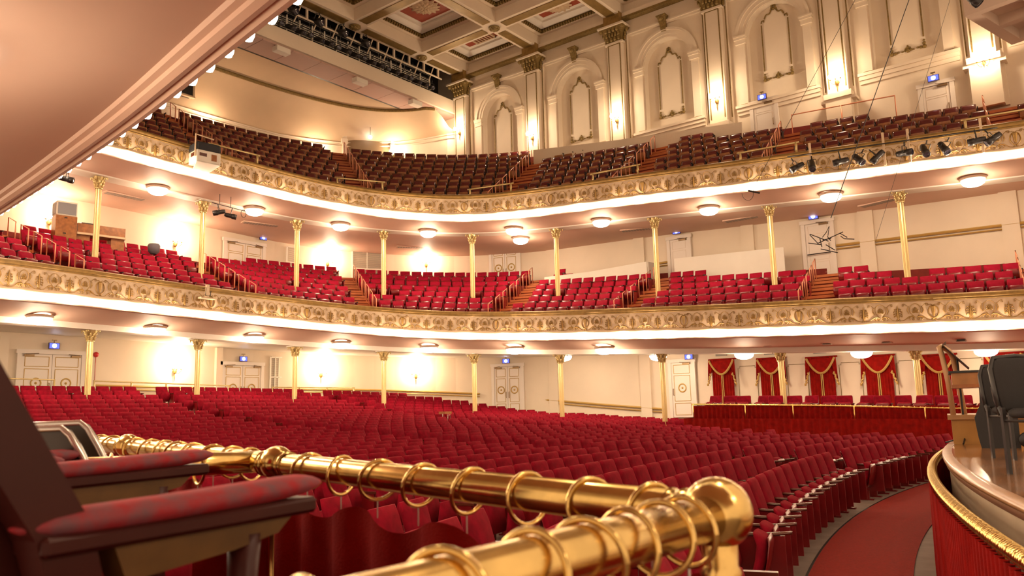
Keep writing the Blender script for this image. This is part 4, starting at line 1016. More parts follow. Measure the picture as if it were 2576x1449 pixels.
# ------------------------------------------------------------------ stage spotlights and rigging
steel = mat('dark_steel', (.05, .045, .045), .35, metal=.6); silver = mat('silver', (.75, .70, .66), .25, metal=.8)
def make_spot():
    t = empty('stage_spotlight'); tag(t, 'x', 'spotlight')
    g = G(); g.smooth = True; g.lathe([(.0, -.22), (.07, -.21), (.085, -.12), (.085, .05), (.10, .06), (.10, .22), (.08, .22)], (0, 0, 0), 12, 'x'); g.build('body', steel, t)
    g = G(); g.smooth = True; g.lathe([(.001, .20), (.06, .205), (.085, .215)], (0, 0, 0), 12, 'x'); g.build('lens', mat('dark_lens', (.03, .03, .05), .08, coat=.5), t)
    g = G(); g.tube([(0, -.11, 0), (0, -.12, .18), (0, 0, .2), (0, .12, .18), (0, .11, 0)], .012, 5); g.tube([(0, 0, .2), (0, 0, .32)], .018, 6); g.build('yoke', black, t)
    return t
sp0 = make_spot(); nsp = [0]
def spot(loc, rz, ry, label, grp, sc=1.):
    o = sp0 if not nsp[0] else dup(sp0); nsp[0] = 1
    o.location = loc; o.rotation_euler = (0, ry, rz); o.scale = (sc, sc, sc); o['label'] = label; o['group'] = grp; return o
GSP = [(2030,13.0),(2071,12.5),(2122,11.55),(2165,11.0),(2215,10.4),(2280,9.6),(2331,9.0),(2380,8.45),(2462,7.5),(2505,7.05)]
for k, (px, s) in enumerate(GSP):
    p = at_s(s)-nrm_s(s)*.30; spot((p[0], p[1], float(GB(s))+.30+(.08 if k > 7 else 0)), PI+(-.9, .3, -1.3, 1.0, -1.5, 1.3, .5, .8, -1.4, -1.2)[k], (.5, .9, .15, .8, .7, .1, .9, .9, .1, .6)[k], 'black stage spotlight clamped below the upper gallery rail, %s from the left' % ordn(k+1), 'spotlights on the upper gallery front', 1.2)
g = G(); g.smooth = True; g.tube([tuple(at_s(s)-nrm_s(s)*.30)+(float(GB(s))+.72,) for s in np.linspace(13.3, 6.9, 14)], .022, 6); 
o = g.build('lighting_pipe', steel); tag(o, 'dark lighting pipe along the upper gallery front', 'pipe')
for k, s in enumerate((12.55, 10.2, 9.45, 7.35)):
    p = at_s(s)-nrm_s(s)*.16; z = float(GB(s)); g = G(); g.box(-.03, .03, -.035, .035, .0, 1.15); o = g.build('cream_batten', fascia, loc=(p[0], p[1], z)); tag(o, 'upright cream batten holding the lighting pipe, %s from the left' % ordn(k+1), 'batten', 'battens on the upper gallery front')
for k, (x, y, z) in enumerate(((10.9, 28.5, 10.02), (11.4, 28.5, 9.98), (17.25, 28.5, 9.86), (17.75, 28.5, 9.80))):
    spot((x, y, z), (2.2, -.6, 2.4, -.5)[k], .2, ('black spotlight hanging under the upper balcony before the first column', 'black spotlight beside the first column under the upper balcony', 'black spotlight hanging right of the second column', 'black spotlight farther right of the second column')[k], 'hanging spotlights', 1.1)
    g = G(); g.tube([(x, y, z+.35), (x, y, 10.62)], .012, 5); o = g.build('hanging_rod', steel); tag(o, 'thin rod holding the %s hanging spotlight of the lower balcony' % ordn(k+1), 'rod')
g = G(); g.tube([(16.9, 28.5, 10.2), (18.4, 28.5, 10.12)], .014, 6); g.tube([(18.35+.12*math.cos(a), 28.5, 10.0+.16*math.sin(a)) for a in np.linspace(0, 2*PI, 15)[:-1]], .012, 5, True); o = g.build('cable_loop', black); tag(o, 'coiled black cable beside the hanging spotlights', 'cable')
# projector box on the upper gallery front
t = empty('projector_box', tuple(at_s(39.0)-nrm_s(39.0)*.38)+(float(GB(39.))+.02,), -.10); tag(t, 'cream projector housing with black cloth lid fixed to the upper gallery front', 'projector housing')
g = G(); g.bbox(-.46, .46, -.36, .36, .10, .58, .02); g.prism([(-.46, -.36, .10), (.46, -.36, .10), (.30, .34, -.08), (-.30, .34, -.08)], (0, 0, .04)); g.build('housing', white, t)
g = G(); g.bbox(-.47, .47, -.37, .37, .56, .90, .06); g.build('cloth_lid', mat('black_cloth', (.03, .03, .035), .9), t)
g = G(); g.box(.10, .30, -.372, -.355, .22, .47); g.build('round_window', wood, t); g = G(); g.box(-.475, -.455, -.25, .12, .36, .50); g.box(-.36, -.08, -.372, -.355, .34, .46); g.build('slot', darkwood, t)
g = G(); g.tube([(-.5, -.3, .3), (-.5, -.3, 1.15), (.2, -.3, 1.08)], .03, 6); g.build('bracket', fascia, t)
# small camera bracket on the lower balcony front
s = 38.6; t = empty('microphone_bracket', tuple(at_s(s)-nrm_s(s)*.2)+(float(MB(s))+.55,)); tag(t, 'small cream bracket with cables on the lower balcony front', 'bracket')
g = G(); g.box(-.05, .05, -.06, .06, -.05, .42); g.box(-.3, .3, -.12, .12, -.12, -.07); g.build('plate', fascia, t); g = G(); g.tube([(-.2, 0, .25), (-.08, -.05, .3), (-.1, -.05, 0), (.1, -.05, 0), (.12, -.05, .2)], .014, 5); g.build('cable', black, t)
# hanging microphone rig and wires
t = empty('microphone_rig', (11.53, 3.34, 4.02)); tag(t, 'black microphone tree hanging in mid air above the stalls', 'microphone rig')
R_ = np.array([.621, -.783, 0]); F_ = np.array([.777, .6115, 0]); U_ = np.array([0, 0, 1])
def rp(r, u, f=0): return tuple(R_*r+U_*u+F_*f)
for nm, bars in (('main_bar', [((-.12, -.08), (.22, .06)), ((.22, .06), (.27, -.02)), ((.27, -.02), (.18, .0)), ((.27, -.02), (.37, -.05))]), ('side_bar', [((-.22, .06), (0, -.07)), ((-.25, -.07), (-.1, -.12)), ((-.22, .05), (-.15, -.1)), ((-.08, 0), (-.1, -.15))]), ('lower_bar', [((-.08, -.16), (.12, -.24)), ((.0, -.1), (.08, -.2)), ((-.04, -.03), (.04, -.03)), ((.03, .02), (.03, -.06))])):
    g = G()
    for a, b in bars: g.tube([rp(*a, .05), rp(*b, -.05)], .0065, 5)
    g.build(nm, steel, t)
g = G(); g.tube([rp(-.06, 0), rp(.0, .07), rp(.05, .16), rp(.02, .02)], .005, 5); g.build('hanger', black, t)
def wire(a, b, r, label):
    a, b = np.array(a, float), np.array(b, float); g = G(); g.tube([tuple(a), tuple(a+(b-a)*4.2)], r, 5); o = g.build('suspension_wire', black); tag(o, label, 'wire')
wire((11.60, 3.28, 4.3), (11.83, 2.02, 7.3), .006, 'dark suspension wire rising from the hanging microphone tree'); wire((11.23, 4.24, 4.85), (11.69, 2.7, 7.48), .0035, 'thin wire rising from the small hanging microphone'); wire((11.75, 2.75, 3.9), (11.9, 1.53, 7.15), .0025, 'very thin wire hanging in front of the crimson balcony seats')
t = empty('hanging_microphone', (11.23, 4.24, 4.80)); tag(t, 'small grey microphone with a looped cable under the upper gallery lamps', 'microphone'); g = G(); g.tube([rp(-.08, .02), rp(.09, -.02)], .014, 6); g.build('capsule', steel, t); g = G(); g.tube([rp(0, 0)]+[rp(-.09+.085*math.cos(a), -.02+.11*math.sin(a)) for a in np.linspace(0, -PI, 10)], .004, 4); g.tube([rp(0, 0), (0, 0, .06)], .004, 4); g.build('cable', steel, t)
# stage canopy corner, upper right
t = empty('stage_canopy'); tag(t, 'cream coffered sound reflector hanging above the stage', 'sound reflector')
A_, B_, C_, D_ = (28.42, 3.29), (31.93, 2.38), (31.0, -1.2), (27.5, -.3)
def lerp(u, v): return tuple((1-v)*((1-u)*A_[i]+u*B_[i])+v*((1-u)*D_[i]+u*C_[i]) for i in (0, 1))
g = G(); cr_ = [lerp(0, 0), lerp(1, 0), lerp(1, 1), lerp(0, 1)]; N = [0, .08, .46, .54, .92, 1]; M_ = [0, .10, .42, .50, .9, 1]
for i in range(5):
    for j in range(5):
        hole = i in (1, 3) and j in (1, 3); z = 14.0+(.35 if hole else 0); q = [lerp(N[i], M_[j]), lerp(N[i+1], M_[j]), lerp(N[i+1], M_[j+1]), lerp(N[i], M_[j+1])]
        g.add([(*p, z) for p in q], [(0, 1, 2, 3)])
        if hole:
            for a, b in zip(q, q[1:]+q[:1]): g.add([(*a, 14.0), (*b, 14.0), (*b, z), (*a, z)], [(0, 1, 2, 3)])
for a, b in zip(cr_, cr_[1:]+cr_[:1]): g.add([(*a, 14.0), (*b, 14.0), (*b, 14.9), (*a, 14.9)], [(0, 1, 2, 3)])
g.build('coffered_panel', mat('canopy_cream', (.66, .52, .42), .6), t); g = G()
for u in (.27, .73): g.tube([(*lerp(u, .26), 14.34), (*lerp(u, .26), 17.0)], .01, 5)
g.build('cable', steel, t)
spot((27.45, 2.95, 14.15), -1.2, .9, 'black spotlight at the corner of the sound reflector', 'reflector spotlights', 1.6)
# lighting bridge in the ceiling slot
t = empty('lighting_bridge'); tag(t, 'white truss catwalk in the ceiling slot behind the last beam', 'lighting bridge'); zb = Z0+18.0
g = G(); g.smooth = True
for x in (12, 32.2): pass
g.tube([(12, 30.0, zb+1.02), (32.0, 30.0, zb+1.02)], .05, 6); g.tube([(12, 30.0, zb+1.95), (32.0, 30.0, zb+1.95)], .05, 6); g.build('chord', cream, t)
for i in range(10):
    x = 31.7-1.15*i; g = G(); g.box(x-.05, x+.05, 29.95, 30.05, zb+1.0, zb+1.95); g.build('post', cream, t); g = G(); g.tube([(x-.75, 30.0, zb+.6), (x-.22, 30.0, zb+1.9)], .035, 5); g.build('brace', cream, t)
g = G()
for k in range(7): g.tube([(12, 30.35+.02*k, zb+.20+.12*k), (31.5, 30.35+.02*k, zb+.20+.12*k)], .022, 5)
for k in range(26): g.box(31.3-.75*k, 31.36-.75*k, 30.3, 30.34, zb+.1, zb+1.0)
g.build('slatted_guard', white, t)  # beige slats coloured white to stand in for light from the hall
g = G()
for k in range(4): g.tube([(12, 31.0, zb+1.1+.22*k), (32, 31.0, zb+1.1+.22*k)], .015, 4)
for k in range(30): g.tube([(32-.66*k, 31.0, zb+1.0), (32-.66*k, 31.0, zb+1.9)], .015, 4)
g.build('rear_guard', mat('grey_rail', (.30, .28, .26), .5), t)
for k in range(24): spot((31.0-.56*k, 29.88, zb+.16+.03*(k % 2)), -PI/2+(.5 if k % 3 else -.3), .35, 'black theatre lamp in the lower row of the lighting bridge, %s from the corner pilaster' % ordn(k+1), 'theatre lamps of the lighting bridge', 1.25)
for k in range(5): spot((26.0-1.5*k, 29.92, zb+1.1), -PI/2+.3, .5, 'black theatre lamp in the upper row of the lighting bridge, %s from the corner' % ordn(k+1), 'upper theatre lamps of the lighting bridge', 1.8)
for k, x in enumerate((21.2, 26.0, 30.0)):
    g = G(); g.bbox(x-.38, x+.38, 29.95, 30.35, Z0+16.86, Z0+17.12, .02); o = g.build('emergency_lamp_box', white); tag(o, 'white box fixed under the lowered beam, %s from the left' % ordn(k+1), 'box', 'white boxes under the lowered beam')
# organ loudspeaker and console on the lower balcony
t = empty('organ_loudspeaker', (12.78, 31.85, 7.95), -.12); tag(t, 'tall brown wooden loudspeaker cabinet with grey screen on the lower balcony', 'loudspeaker')
g = G(); g.box(-.37, .37, -.25, .3, 0, 1.50); g.build('wood_cabinet', wood, t); g = G(); g.bbox(-.37, .37, -.25, .3, 1.50, 2.06, .03); g.build('white_frame', white, t); g = G(); g.box(-.32, .32, -.265, -.25, 1.55, 2.0); g.box(-.385, -.37, -.2, .25, 1.56, 1.98); g.build('grey_screen', mat('screen_grey', (.25, .25, .27), .5), t)
g = G(); g.box(-.08, .02, -.26, -.25, 1.40, 1.44); g.box(-.1, 0, -.26, -.25, .80, .84); g.build('latch', black, t)
t = empty('organ_console', (14.1, 31.85, 7.95), -.12); tag(t, 'long light wooden organ console beside the loudspeaker cabinet', 'organ console')
g = G(); g.box(-.88, .88, -.28, .3, .95, 1.32); g.build('wood_top', wood, t); g = G(); g.box(-.90, .90, -.32, .3, .88, .96); g.build('pale_moulding', tan, t); g = G(); g.box(-.88, -.4, -.2, .3, 0, .9); g.box(.38, .88, -.2, .3, 0, .9); g.build('pedestal', wood, t); g = G(); g.box(-.7, -.2, -.1, .2, 1.32, 1.40); g.build('score_pile', black, t)
t = empty('usher_bench', (24.4, 22.9, floor_z(24.4, 22.9)), .25); tag(t, 'small wooden stool with curved metal arm at a stalls row end', 'stool'); g = G(); g.box(-.28, .28, -.15, .15, .86, .96); g.build('wood_top', wood, t); g = G()
for x in (-.22, .22): g.tube([(x, 0, 0), (x, 0, .86)], .02, 5)
g.tube([(.28, 0, .8), (.42, 0, .82), (.46, 0, .7), (.46, 0, 0)], .015, 5); g.build('metal_frame', silver, t)
g = G(); g.smooth = True; g.lathe([(.12, 0), (.22, .1), (.24, .35), (.20, .42), (.0, .45)], (0, 0, 0), 14); o = g.build('round_stool_back', mat('grey_pad', (.12, .10, .12), .6), loc=(16.0, 31.2, 8.35)); tag(o, 'round grey chair back behind the lower balcony seats', 'chair')

# ------------------------------------------------------------------ stage, carpet, pit rail
SZ = 1.12; SC = (15.6, -29.69, 32.0)
def arc(c, x0, x1, n): return [(x, c[1]+math.sqrt(c[2]**2-(x-c[0])**2)) for x in np.linspace(x0, x1, n)]
stagewood = mat('stage_boards', (.46, .20, .06), .18, noise=.35, nscale=3, coat=.35)
t = empty('stage'); tag(t, 'curved wooden stage platform with cream front', 'stage')
E_ = arc(SC, 1.6, 27, 60)
g = G(); g.add([(x, y-.04, SZ) for x, y in E_]+[(27, -7, SZ), (1.6, -7, SZ)], [tuple(range(62))[::-1]]); g.build('stage_floor', stagewood, t)
g = G(); g.smooth = True; g.loft([[(x, y+d, SZ+h) for x, y in E_] for d, h in ((-.05, .004), (.035, .0), (.05, -.015), (.045, -.04), (.02, -.05))]); g.build('nosing', mat('nosing_wood', (.50, .27, .13), .3, noise=.2, nscale=6, coat=.3), t)
g = G(); g.smooth = True; g.loft([[(x, y+d, SZ+h) for x, y in E_] for d, h in ((.02, -.05), (.025, -.09), (-.01, -.11))]); g.build('dark_moulding', mat('brown_moulding', (.25, .12, .07), .4), t)
g = G(); g.smooth = True; g.loft([[(x, y-.01, SZ+h) for x, y in E_] for h in (-.10, -1.14)]); g.build('cream_front', mat('stage_front', (.74, .60, .42), .45, noise=.12, nscale=3), t)
carpetm = mat('red_carpet', (.40, .016, .006), .9, noise=.25, nscale=40, bump=.5, bscale=160)
CE = (16.19, -30.24, 34.03); CI = (15.4, -31.3, 33.95)
g = G(); xs = np.linspace(1.5, 26.5, 60); g.loft([[(x, CI[1]+math.sqrt(CI[2]**2-(x-CI[0])**2)+.0, .012) for x in xs], [(x, CE[1]+math.sqrt(CE[2]**2-(x-CE[0])**2), .012) for x in xs]]); o = g.build('red_carpet', carpetm); tag(o, 'red carpet runner curving between the front seats and the stage rail', 'carpet')
g = G(); g.loft([[(x, CE[1]+math.sqrt(CE[2]**2-(x-CE[0])**2)-.01, .014) for x in xs], [(x, CE[1]+math.sqrt(CE[2]**2-(x-CE[0])**2)+.015, .014) for x in xs]]); o = g.build('carpet_edging', black); tag(o, 'dark edging strip along the red carpet by the seats', 'edging')
RC = (15.4, -31.3, 33.7); RZ = Z0-.71
t = empty('pit_rail'); tag(t, 'curved brass rail closely wound with rings above a red curtain round the stage', 'rail')
RP = arc(RC, 2.0, 20, 90)
g = G(); g.smooth = True; g.tube([(x, y, RZ) for x, y in RP], .028, 8); g.build('brass_tube', brassr, t)
g = G(); g.smooth = True; g.lathe([(.028, -.013), (.042, -.008), (.046, 0), (.042, .008), (.028, .013)], (0, 0, 0), 10, 'x'); rm = g.mesh('brass_ring', brass)
rest = G(); cand = []
x = 3.2
while x < 14.5: cand.append((x, RC[1]+math.sqrt(RC[2]**2-(x-RC[0])**2))); x += .036
for i, (x, y) in enumerate(cand):
    a = -math.asin((x-RC[0])/RC[2]); tl = .25*math.sin(i*1.7)
    if i < 100+18 and i >= 18: o = bpy.data.objects.new('brass_ring', rm); C.objects.link(o); o.parent = t; o.location = (x, y, RZ-.004); o.rotation_euler = (0, 0, a+tl)
    else: rest.merge(g, Matrix.Translation((x, y, RZ-.004)) @ Matrix.Rotation(a+tl, 4, 'Z'))
o = rest.build('brass_ring_run', brass, t); o['kind'] = 'stuff'
g = G(); g.smooth = True; g.loft(pleat([(x, y+.02) for x, y in RP], RZ-.06, .03, .035, .10)); g.build('pleated_curtain', curtred, t)
for xk in (4.7, 6.4, 8.1, 9.8):
    y = RC[1]+math.sqrt(RC[2]**2-(xk-RC[0])**2); g = G(); g.smooth = True; g.lathe([(.07, 0), (.07, .02), (.03, .04), (.02, .1), (.02, RZ)], (xk, y, 0), 12); g.build('post', brass, t)

# ------------------------------------------------------------------ things on the stage
def stage_chair(x, y, rz, label):
    t = empty('orchestra_chair', (x, y, SZ), rz); tag(t, label, 'chair', 'black orchestra chairs')
    pad = mat('black_pad', (.018, .016, .018), .75, bump=.2, bscale=300); shell = mat('black_shell', (.03, .028, .03), .35)
    g = G(); g.smooth = True; slab(g, [(.17, .205, .46), (.215, .21, .50), (.225, .225, .62), (.222, .25, .78), (.20, .265, .86), (.16, .27, .885)], .05, 14, 4); g.build('backrest', pad, t)
    g = G(); g.smooth = True; P = [(-.225, .215, .44), (-.235, .235, .62), (-.23, .265, .80), (-.19, .28, .885), (0, .285, .90), (.19, .28, .885), (.23, .265, .80), (.235, .235, .62), (.225, .215, .44)]; g.tube(P, .018, 8); g.build('back_frame', shell, t)
    g = G(); g.smooth = True; R = []
    for z, k in ((.42, .9), (.44, 1), (.475, 1), (.495, .88)): R.append([(.23*k*math.copysign(abs(math.cos(a))**.5, math.cos(a)), -.02+.22*k*math.copysign(abs(math.sin(a))**.5, math.sin(a)), z) for a in np.linspace(0, 2*PI, 21)[:-1]])
    g.loft(R, True, True); g.build('seat', pad, t)
    for sx in (-1, 1):
        g = G(); g.box(sx*.225-.014, sx*.225+.014, .17, .20, 0, .50); g.tube([(sx*.225, .19, .44), (sx*.23, .24, .55), (sx*.235, .25, .66)], .017, 8); g.build('leg', shell, t)
        g = G(); g.box(sx*.215-.014, sx*.215+.014, -.19, -.16, 0, .44); g.build('leg', shell, t)
    g = G(); g.tube([(-.22, -.17, .40), (-.22, .18, .40), (-.22, 0, .40), (.22, 0, .40), (.22, .18, .40), (.22, -.17, .40)], .012, 6); g.build('under_frame', shell, t)
    for sx in (-1, 1): g = G(); g.smooth = True; g.ball((sx*.16, .290, .865), .010, 8, 6); g.build('rivet', silver, t)
    return t
stage_chair(7.20, .60, PI/2+.75+PI, 'black padded orchestra chair nearest on the stage, back turned')
stage_chair(9.0, .95, PI/2+.6+PI, 'black padded orchestra chair just behind the nearest stage chair')
t = empty('conductor_podium', (11.62, 2.02, SZ), -1.396); tag(t, 'wooden conductor podium with curved pale guard posts at the stage edge', 'podium')
g = G(); g.box(0, 1.1, 0, 1.0, 0, .33); g.build('platform', mat('podium_wood', (.52, .27, .07), .35, noise=.2, nscale=4), t); g = G(); g.box(-.04, 1.14, -.04, 1.04, .31, .37); g.build('platform_edge', mat('podium_edge', (.50, .28, .12), .4), t)
g = G(); g.smooth = True
g.tube([(.03, .02, .37), (.01, .02, .8), (-.03, .02, 1.15), (-.05, .02, 1.24), (-.02, .10, 1.26), (.06, .25, 1.20), (.10, .3, 1.1), (.13, .3, .8), (.16, .3, .37)], .034, 10); g.build('guard_rail', mat('pale_beech', (.62, .38, .20), .4), t)
t = empty('keyboard_instrument', (10.65, 1.80, SZ), -1.396); tag(t, 'wooden topped keyboard instrument on a black side panel', 'keyboard')
g = G(); g.box(0, .62, 0, .9, .74, .875); g.build('wood_case', mat('case_wood', (.45, .20, .06), .35, noise=.3, nscale=6), t); g = G(); g.box(-.03, .64, -.02, .92, .875, .90); g.build('black_lid', black, t); g = G(); g.box(-.01, .60, -.01, .9, .70, .74); g.build('lower_ledge', wood, t)
g = G(); g.prism([(.27, .05, .70), (.62, .05, .70), (.62, .05, 0), (.23, .05, 0), (.21, .05, .12), (.19, .05, .35), (.26, .05, .50)], (0, .03, 0)); g.build('side_panel', mat('black_board', (.022, .022, .025), .5), t); g = G(); g.smooth = True; g.lathe([(.001, -.015), (.08, -.015), (.09, 0), (.08, .015), (.001, .015)], (.68, -.1, .10), 14, 'y'); g.build('wheel', black, t)
def music_stand(x, y, z, rz, tilt, label, sc=1.):
    t = empty('music_stand', (x, y, z), rz); tag(t, label, 'music stand')
    g = G(); g.tube([(0, 0, .05), (0, 0, .98)], .012, 6); g.build('pole', black, t)
    for k in range(3): a = k*2*PI/3+.4; g = G(); g.tube([(0, 0, .10), (.14*math.cos(a), .14*math.sin(a), .04), (.26*math.cos(a), .26*math.sin(a), .01)], .010, 5); g.build('leg', black, t)
    g = G(); c, s_ = math.cos(tilt), math.sin(tilt); q = [(-.20*c, -.26, .98-.20*s_), (.17*c, -.26, .98+.17*s_), (.17*c, .26, .98+.17*s_), (-.20*c, .26, .98-.20*s_)]; g.prism(q, (.006*s_, 0, -.006*c)); g.prism([(-.20*c, -.26, .98-.20*s_), (-.20*c, .26, .98-.20*s_), (-.20*c-.05*s_, .26, .98-.20*s_+.05*c), (-.20*c-.05*s_, -.26, .98-.20*s_+.05*c)], (-.004, 0, 0)); g.build('desk', black, t)
    t.scale = (sc, sc, sc)
music_stand(11.75, 1.90, SZ, -1.40, -.85, 'black music stand with tilted desk at the stage edge by the podium', 1.12)
t = empty('music_stand', (8.1, .35, SZ), .4); t.rotation_euler = (0, 0, .9); tag(t, 'flat black music stand desk rising behind the orchestra chairs', 'music stand'); g = G(); g.box(-.26, .26, -.01, .01, .98, 1.26); g.build('desk', black, t); g = G(); g.tube([(0, 0, 0), (0, 0, 1.0)], .012, 6); g.build('pole', black, t)

# ------------------------------------------------------------------ the near box : brass rails, rings, curtain, armchairs
RZn = lambda y: Z0-.186+.020*y
A0, B0 = np.array([1.225, .560]), np.array([1.47, 2.05]); dAB = (B0-A0)/np.linalg.norm(B0-A0)
Cc, D0 = A0+dAB*3.0, A0+dAB*6.2
def brass_rail(name, a, b, label, ring_at, grp, r=.034, posts=()):
    t = empty(name); tag(t, label, 'rail', grp); g = G(); g.smooth = True; a = np.array(a); b = np.array(b); v = b-a; L = np.linalg.norm(v); u = v/L
    P = [a+v*k/6 for k in range(7)]; g.tube([(p[0], p[1], RZn(p[1])) for p in P], r, 28); g.build('tube', brass, t)
    for d in ring_at:
        p = a+u*d; z = RZn(p[1]); g = G(); g.smooth = True; R_ = .050; tl = random.uniform(-.28, .28); tz = random.uniform(-.35, .35)
        M = Matrix.Rotation(math.atan2(u[1], u[0])+tz, 4, 'Z') @ Matrix.Rotation(tl, 4, 'Y')
        pts = [M @ Vector((0, R_*math.cos(q), R_*math.sin(q)-(R_-r-.006)+.0)) for q in np.linspace(0, 2*PI, 33)[:-1]]
        g.tube([(p[0]+q.x, p[1]+q.y, z+q.z) for q in pts], .0048, 8, True); g.build('curtain_ring', brass, t)
        lo = min(pts, key=lambda q: q.z); g = G(); g.tube([(p[0]+lo.x, p[1]+lo.y, z+lo.z), (p[0]+lo.x, p[1]+lo.y, z+lo.z-.045)], .0022, 5); g.build('hook', silver, t)
    for d, rr in posts:
        p = a+u*d; z = RZn(p[1]); g = G(); g.smooth = True; g.ball((p[0], p[1], z+.004), rr, 36, 26); 
        for e in ((-1, 1) if d > 0 else (1,)):
            g.tube([(p[0]+u[0]*e*rr*q, p[1]+u[1]*e*rr*q, z) for q in (.6, 1.02, 1.06, 1.10, 1.5, 1.54, 1.58)], [r+.002, r+.003, r+.006, r+.002, r+.002, r+.005, r+.0005], 28, cap=False)
        g.lathe([(.030, -rr*.6), (.028, -rr-.02), (.034, -rr-.03), (.026, -rr-.05), (.022, -rr-.3), (.022, -1.2)], (p[0], p[1], z), 18); g.build('ball_post', brass, t)
    return t
brass_rail('box_front_rail', A0, D0, 'thick brass front rail of the near box running away from the ball corner', [.13, .27, .44, .62, .80, .98, 1.16, 1.34, 1.72, 1.86, 2.02, 2.2, 2.36, 2.5, 2.66, 2.84, 3.16, 3.35], 'brass rails of the near box', posts=((0.0, .056), (1.54, .050), (2.95, .050)))
nd = np.array([-1., .005])
brass_rail('box_side_rail', A0+nd*.03, A0+nd*1.9, 'nearest thick brass rail with curtain rings ending in the ball corner', [.085, .16, .25, .345, .46, .60, .76, .95], 'brass rails of the near box')
brass_rail('box_partition_rail', (1.50, 2.22), (.4, 2.66), 'brass partition rail meeting the middle ball behind the armchair', [.17, .42, .66], 'brass rails of the near box', .034)
t = empty('box_curtain'); tag(t, 'red velvet curtain hung on rings around the near box', 'curtain')
def drape(P, ztop, name, amp, wl, seed):
    P = np.array(P, float); L = np.r_[0, np.cumsum(np.linalg.norm(np.diff(P, axis=0), axis=1))]; n = int(L[-1]*90); rows = []
    for u in np.linspace(0, 1, 9):
        r = []
        for i in range(n):
            s = L[-1]*i/(n-1); x, y = np.interp(s, L, P[:, 0]), np.interp(s, L, P[:, 1]); v = P[1]-P[0]; v /= np.linalg.norm(v); nn = np.array([v[1], -v[0]])
            fold = math.sin(2*PI*s/wl+1.3*math.sin(s*4.1+seed)+.35*u); a = amp*(.35+.65*min(1, u*2.2))*math.copysign(abs(fold)**.7, fold)
            sag = .022*(1-math.cos(2*PI*s/(wl*1.9)+seed))*(1-u)
            r.append((x+nn[0]*a, y+nn[1]*a, RZn(y)+ztop-sag-(1.3)*u))
        rows.append(r)
    g = G(); g.smooth = True; g.loft(rows); g.build(name, curtred, t)
drape([A0+dAB*.0+nd*.02, D0+nd*.02], -.080, 'front_curtain', .022, .19, .4)
drape([A0-nd*.012, A0+nd*1.9], -.066, 'side_curtain', .022, .21, 1.2)
drape([np.array([1.50, 2.22]), np.array([.4, 2.66])], -.09, 'partition_curtain', .02, .2, 2.)
o = struct((lambda g: (g.box(-2.2, 1.45, .6, 9.5, -.05, .30), g.build('floor_box', stepred))[1])(G()))
armvel = mat('worn_arm_velvet', (.36, .012, .022), .8, nscale=26, col2=(.17, .07, .09), sheen=.4, noise=.1)
chwood = mat('box_chair_wood', (.060, .010, .008), .42, noise=.3, nscale=5, spec=.3); lightwood = mat('gilt_wood', (.17, .085, .02), .45, noise=.4, nscale=8)
def box_chair(x, y, z, rz, label, sw=.72, dz=.03):
    """local: +X forward, near arm at y=0, far arm at y=sw, z=0 at the arm top"""
    t = empty('box_chair', (x, y, z), rz); tag(t, label, 'armchair', 'armchairs in the near box')
    for b, h in ((0, 0), (sw, dz)):
        g = G(); g.smooth = True; R = []
        for u in (0, .01, .03, .07, .14, .25, .4, .55, .7, .82, .9, .95, .98, .995, 1):
            w_ = .036+.006*math.sin(PI*u); q = math.sqrt(max(0, 1-(2*u-1)**10))*.92+.08; hh = .019*q
            R.append([(.52*u-.02, b+w_*q*math.cos(a), h-.016+hh*q*math.sin(a)+.012*u*u) for a in np.linspace(0, 2*PI, 13)[:-1]])
        g.loft(R, True, True); p = g.build('armrest_pad', armvel, t)
        g = G(); g.bbox(.0, .47, b-.034, b+.034, h-.052, h-.026, .006); g.build('armrest', chwood, t)
        g = G(); g.prism([(.10, b-.022, h-.052), (.42, b-.022, h-.052), (.39, b-.022, h-.075), (.30, b-.022, h-.088), (.12, b-.022, h-.10)], (0, .044, 0)); g.build('arm_bracket', lightwood, t)
        g = G(); g.smooth = True; g.tube([(.34, b, h-.07), (.335, b, h-.2), (.36, b, h-.4), (.35, b, h-.75), (.36, b, -1.27)], [.026, .02, .026, .022, .016], 10); g.build('leg', chwood, t)
        g = G(); g.prism([(.066, b-.024, h-.02), (-.262, b-.024, .50), (-.33, b-.024, .47), (-.005, b-.024, h-.03), (.10, b-.024, -.36), (.16, b-.024, -.36)], (0, .048, 0)); g.prism([(.16, b-.024, -.34), (.10, b-.024, -.34), (.02, b-.024, -1.27), (.06, b-.024, -1.27)], (0, .048, 0)); g.build('back_post', chwood, t)
    g = G(); g.smooth = True; R = []
    for u in np.linspace(0, 1, 8):
        xx, zz = .125-.378*u, -.12+.60*u; k = 1-.06*(u > .9)
        R.append([(xx+.026*math.sin(a), sw/2+(sw/2-.03)*k*math.copysign(abs(math.cos(a))**.5, math.cos(a)), zz+.018*math.sin(a)) for a in np.linspace(0, 2*PI, 17)[:-1]])
    g.loft(R, True, True); g.build('backrest', velvet, t)
    g = G(); g.prism([(.08, .03, -.16), (.04, .03, -.16), (-.335, .03, .44), (-.30, .03, .46)], (0, sw-.06, 0)); g.build('back_board', chwood, t)
    g = G(); g.smooth = True; R = []
    for h_, k in ((-.34, .92), (-.32, 1), (-.27, 1), (-.245, .88)): R.append([(.29+.25*k*math.copysign(abs(math.cos(a))**.4, math.cos(a)), sw/2+(sw/2-.03)*k*math.copysign(abs(math.sin(a))**.4, math.sin(a)), h_) for a in np.linspace(0, 2*PI, 25)[:-1]])
    g.loft(R, True, True); g.build('seat', velvet, t); g = G(); g.bbox(.03, .53, .0, sw, -.42, -.34, .01); g.build('seat_frame', chwood, t)
    return t
box_chair(.41, 1.07, Z0-.110, .178, 'red armchair with worn velvet armrests nearest in the box')
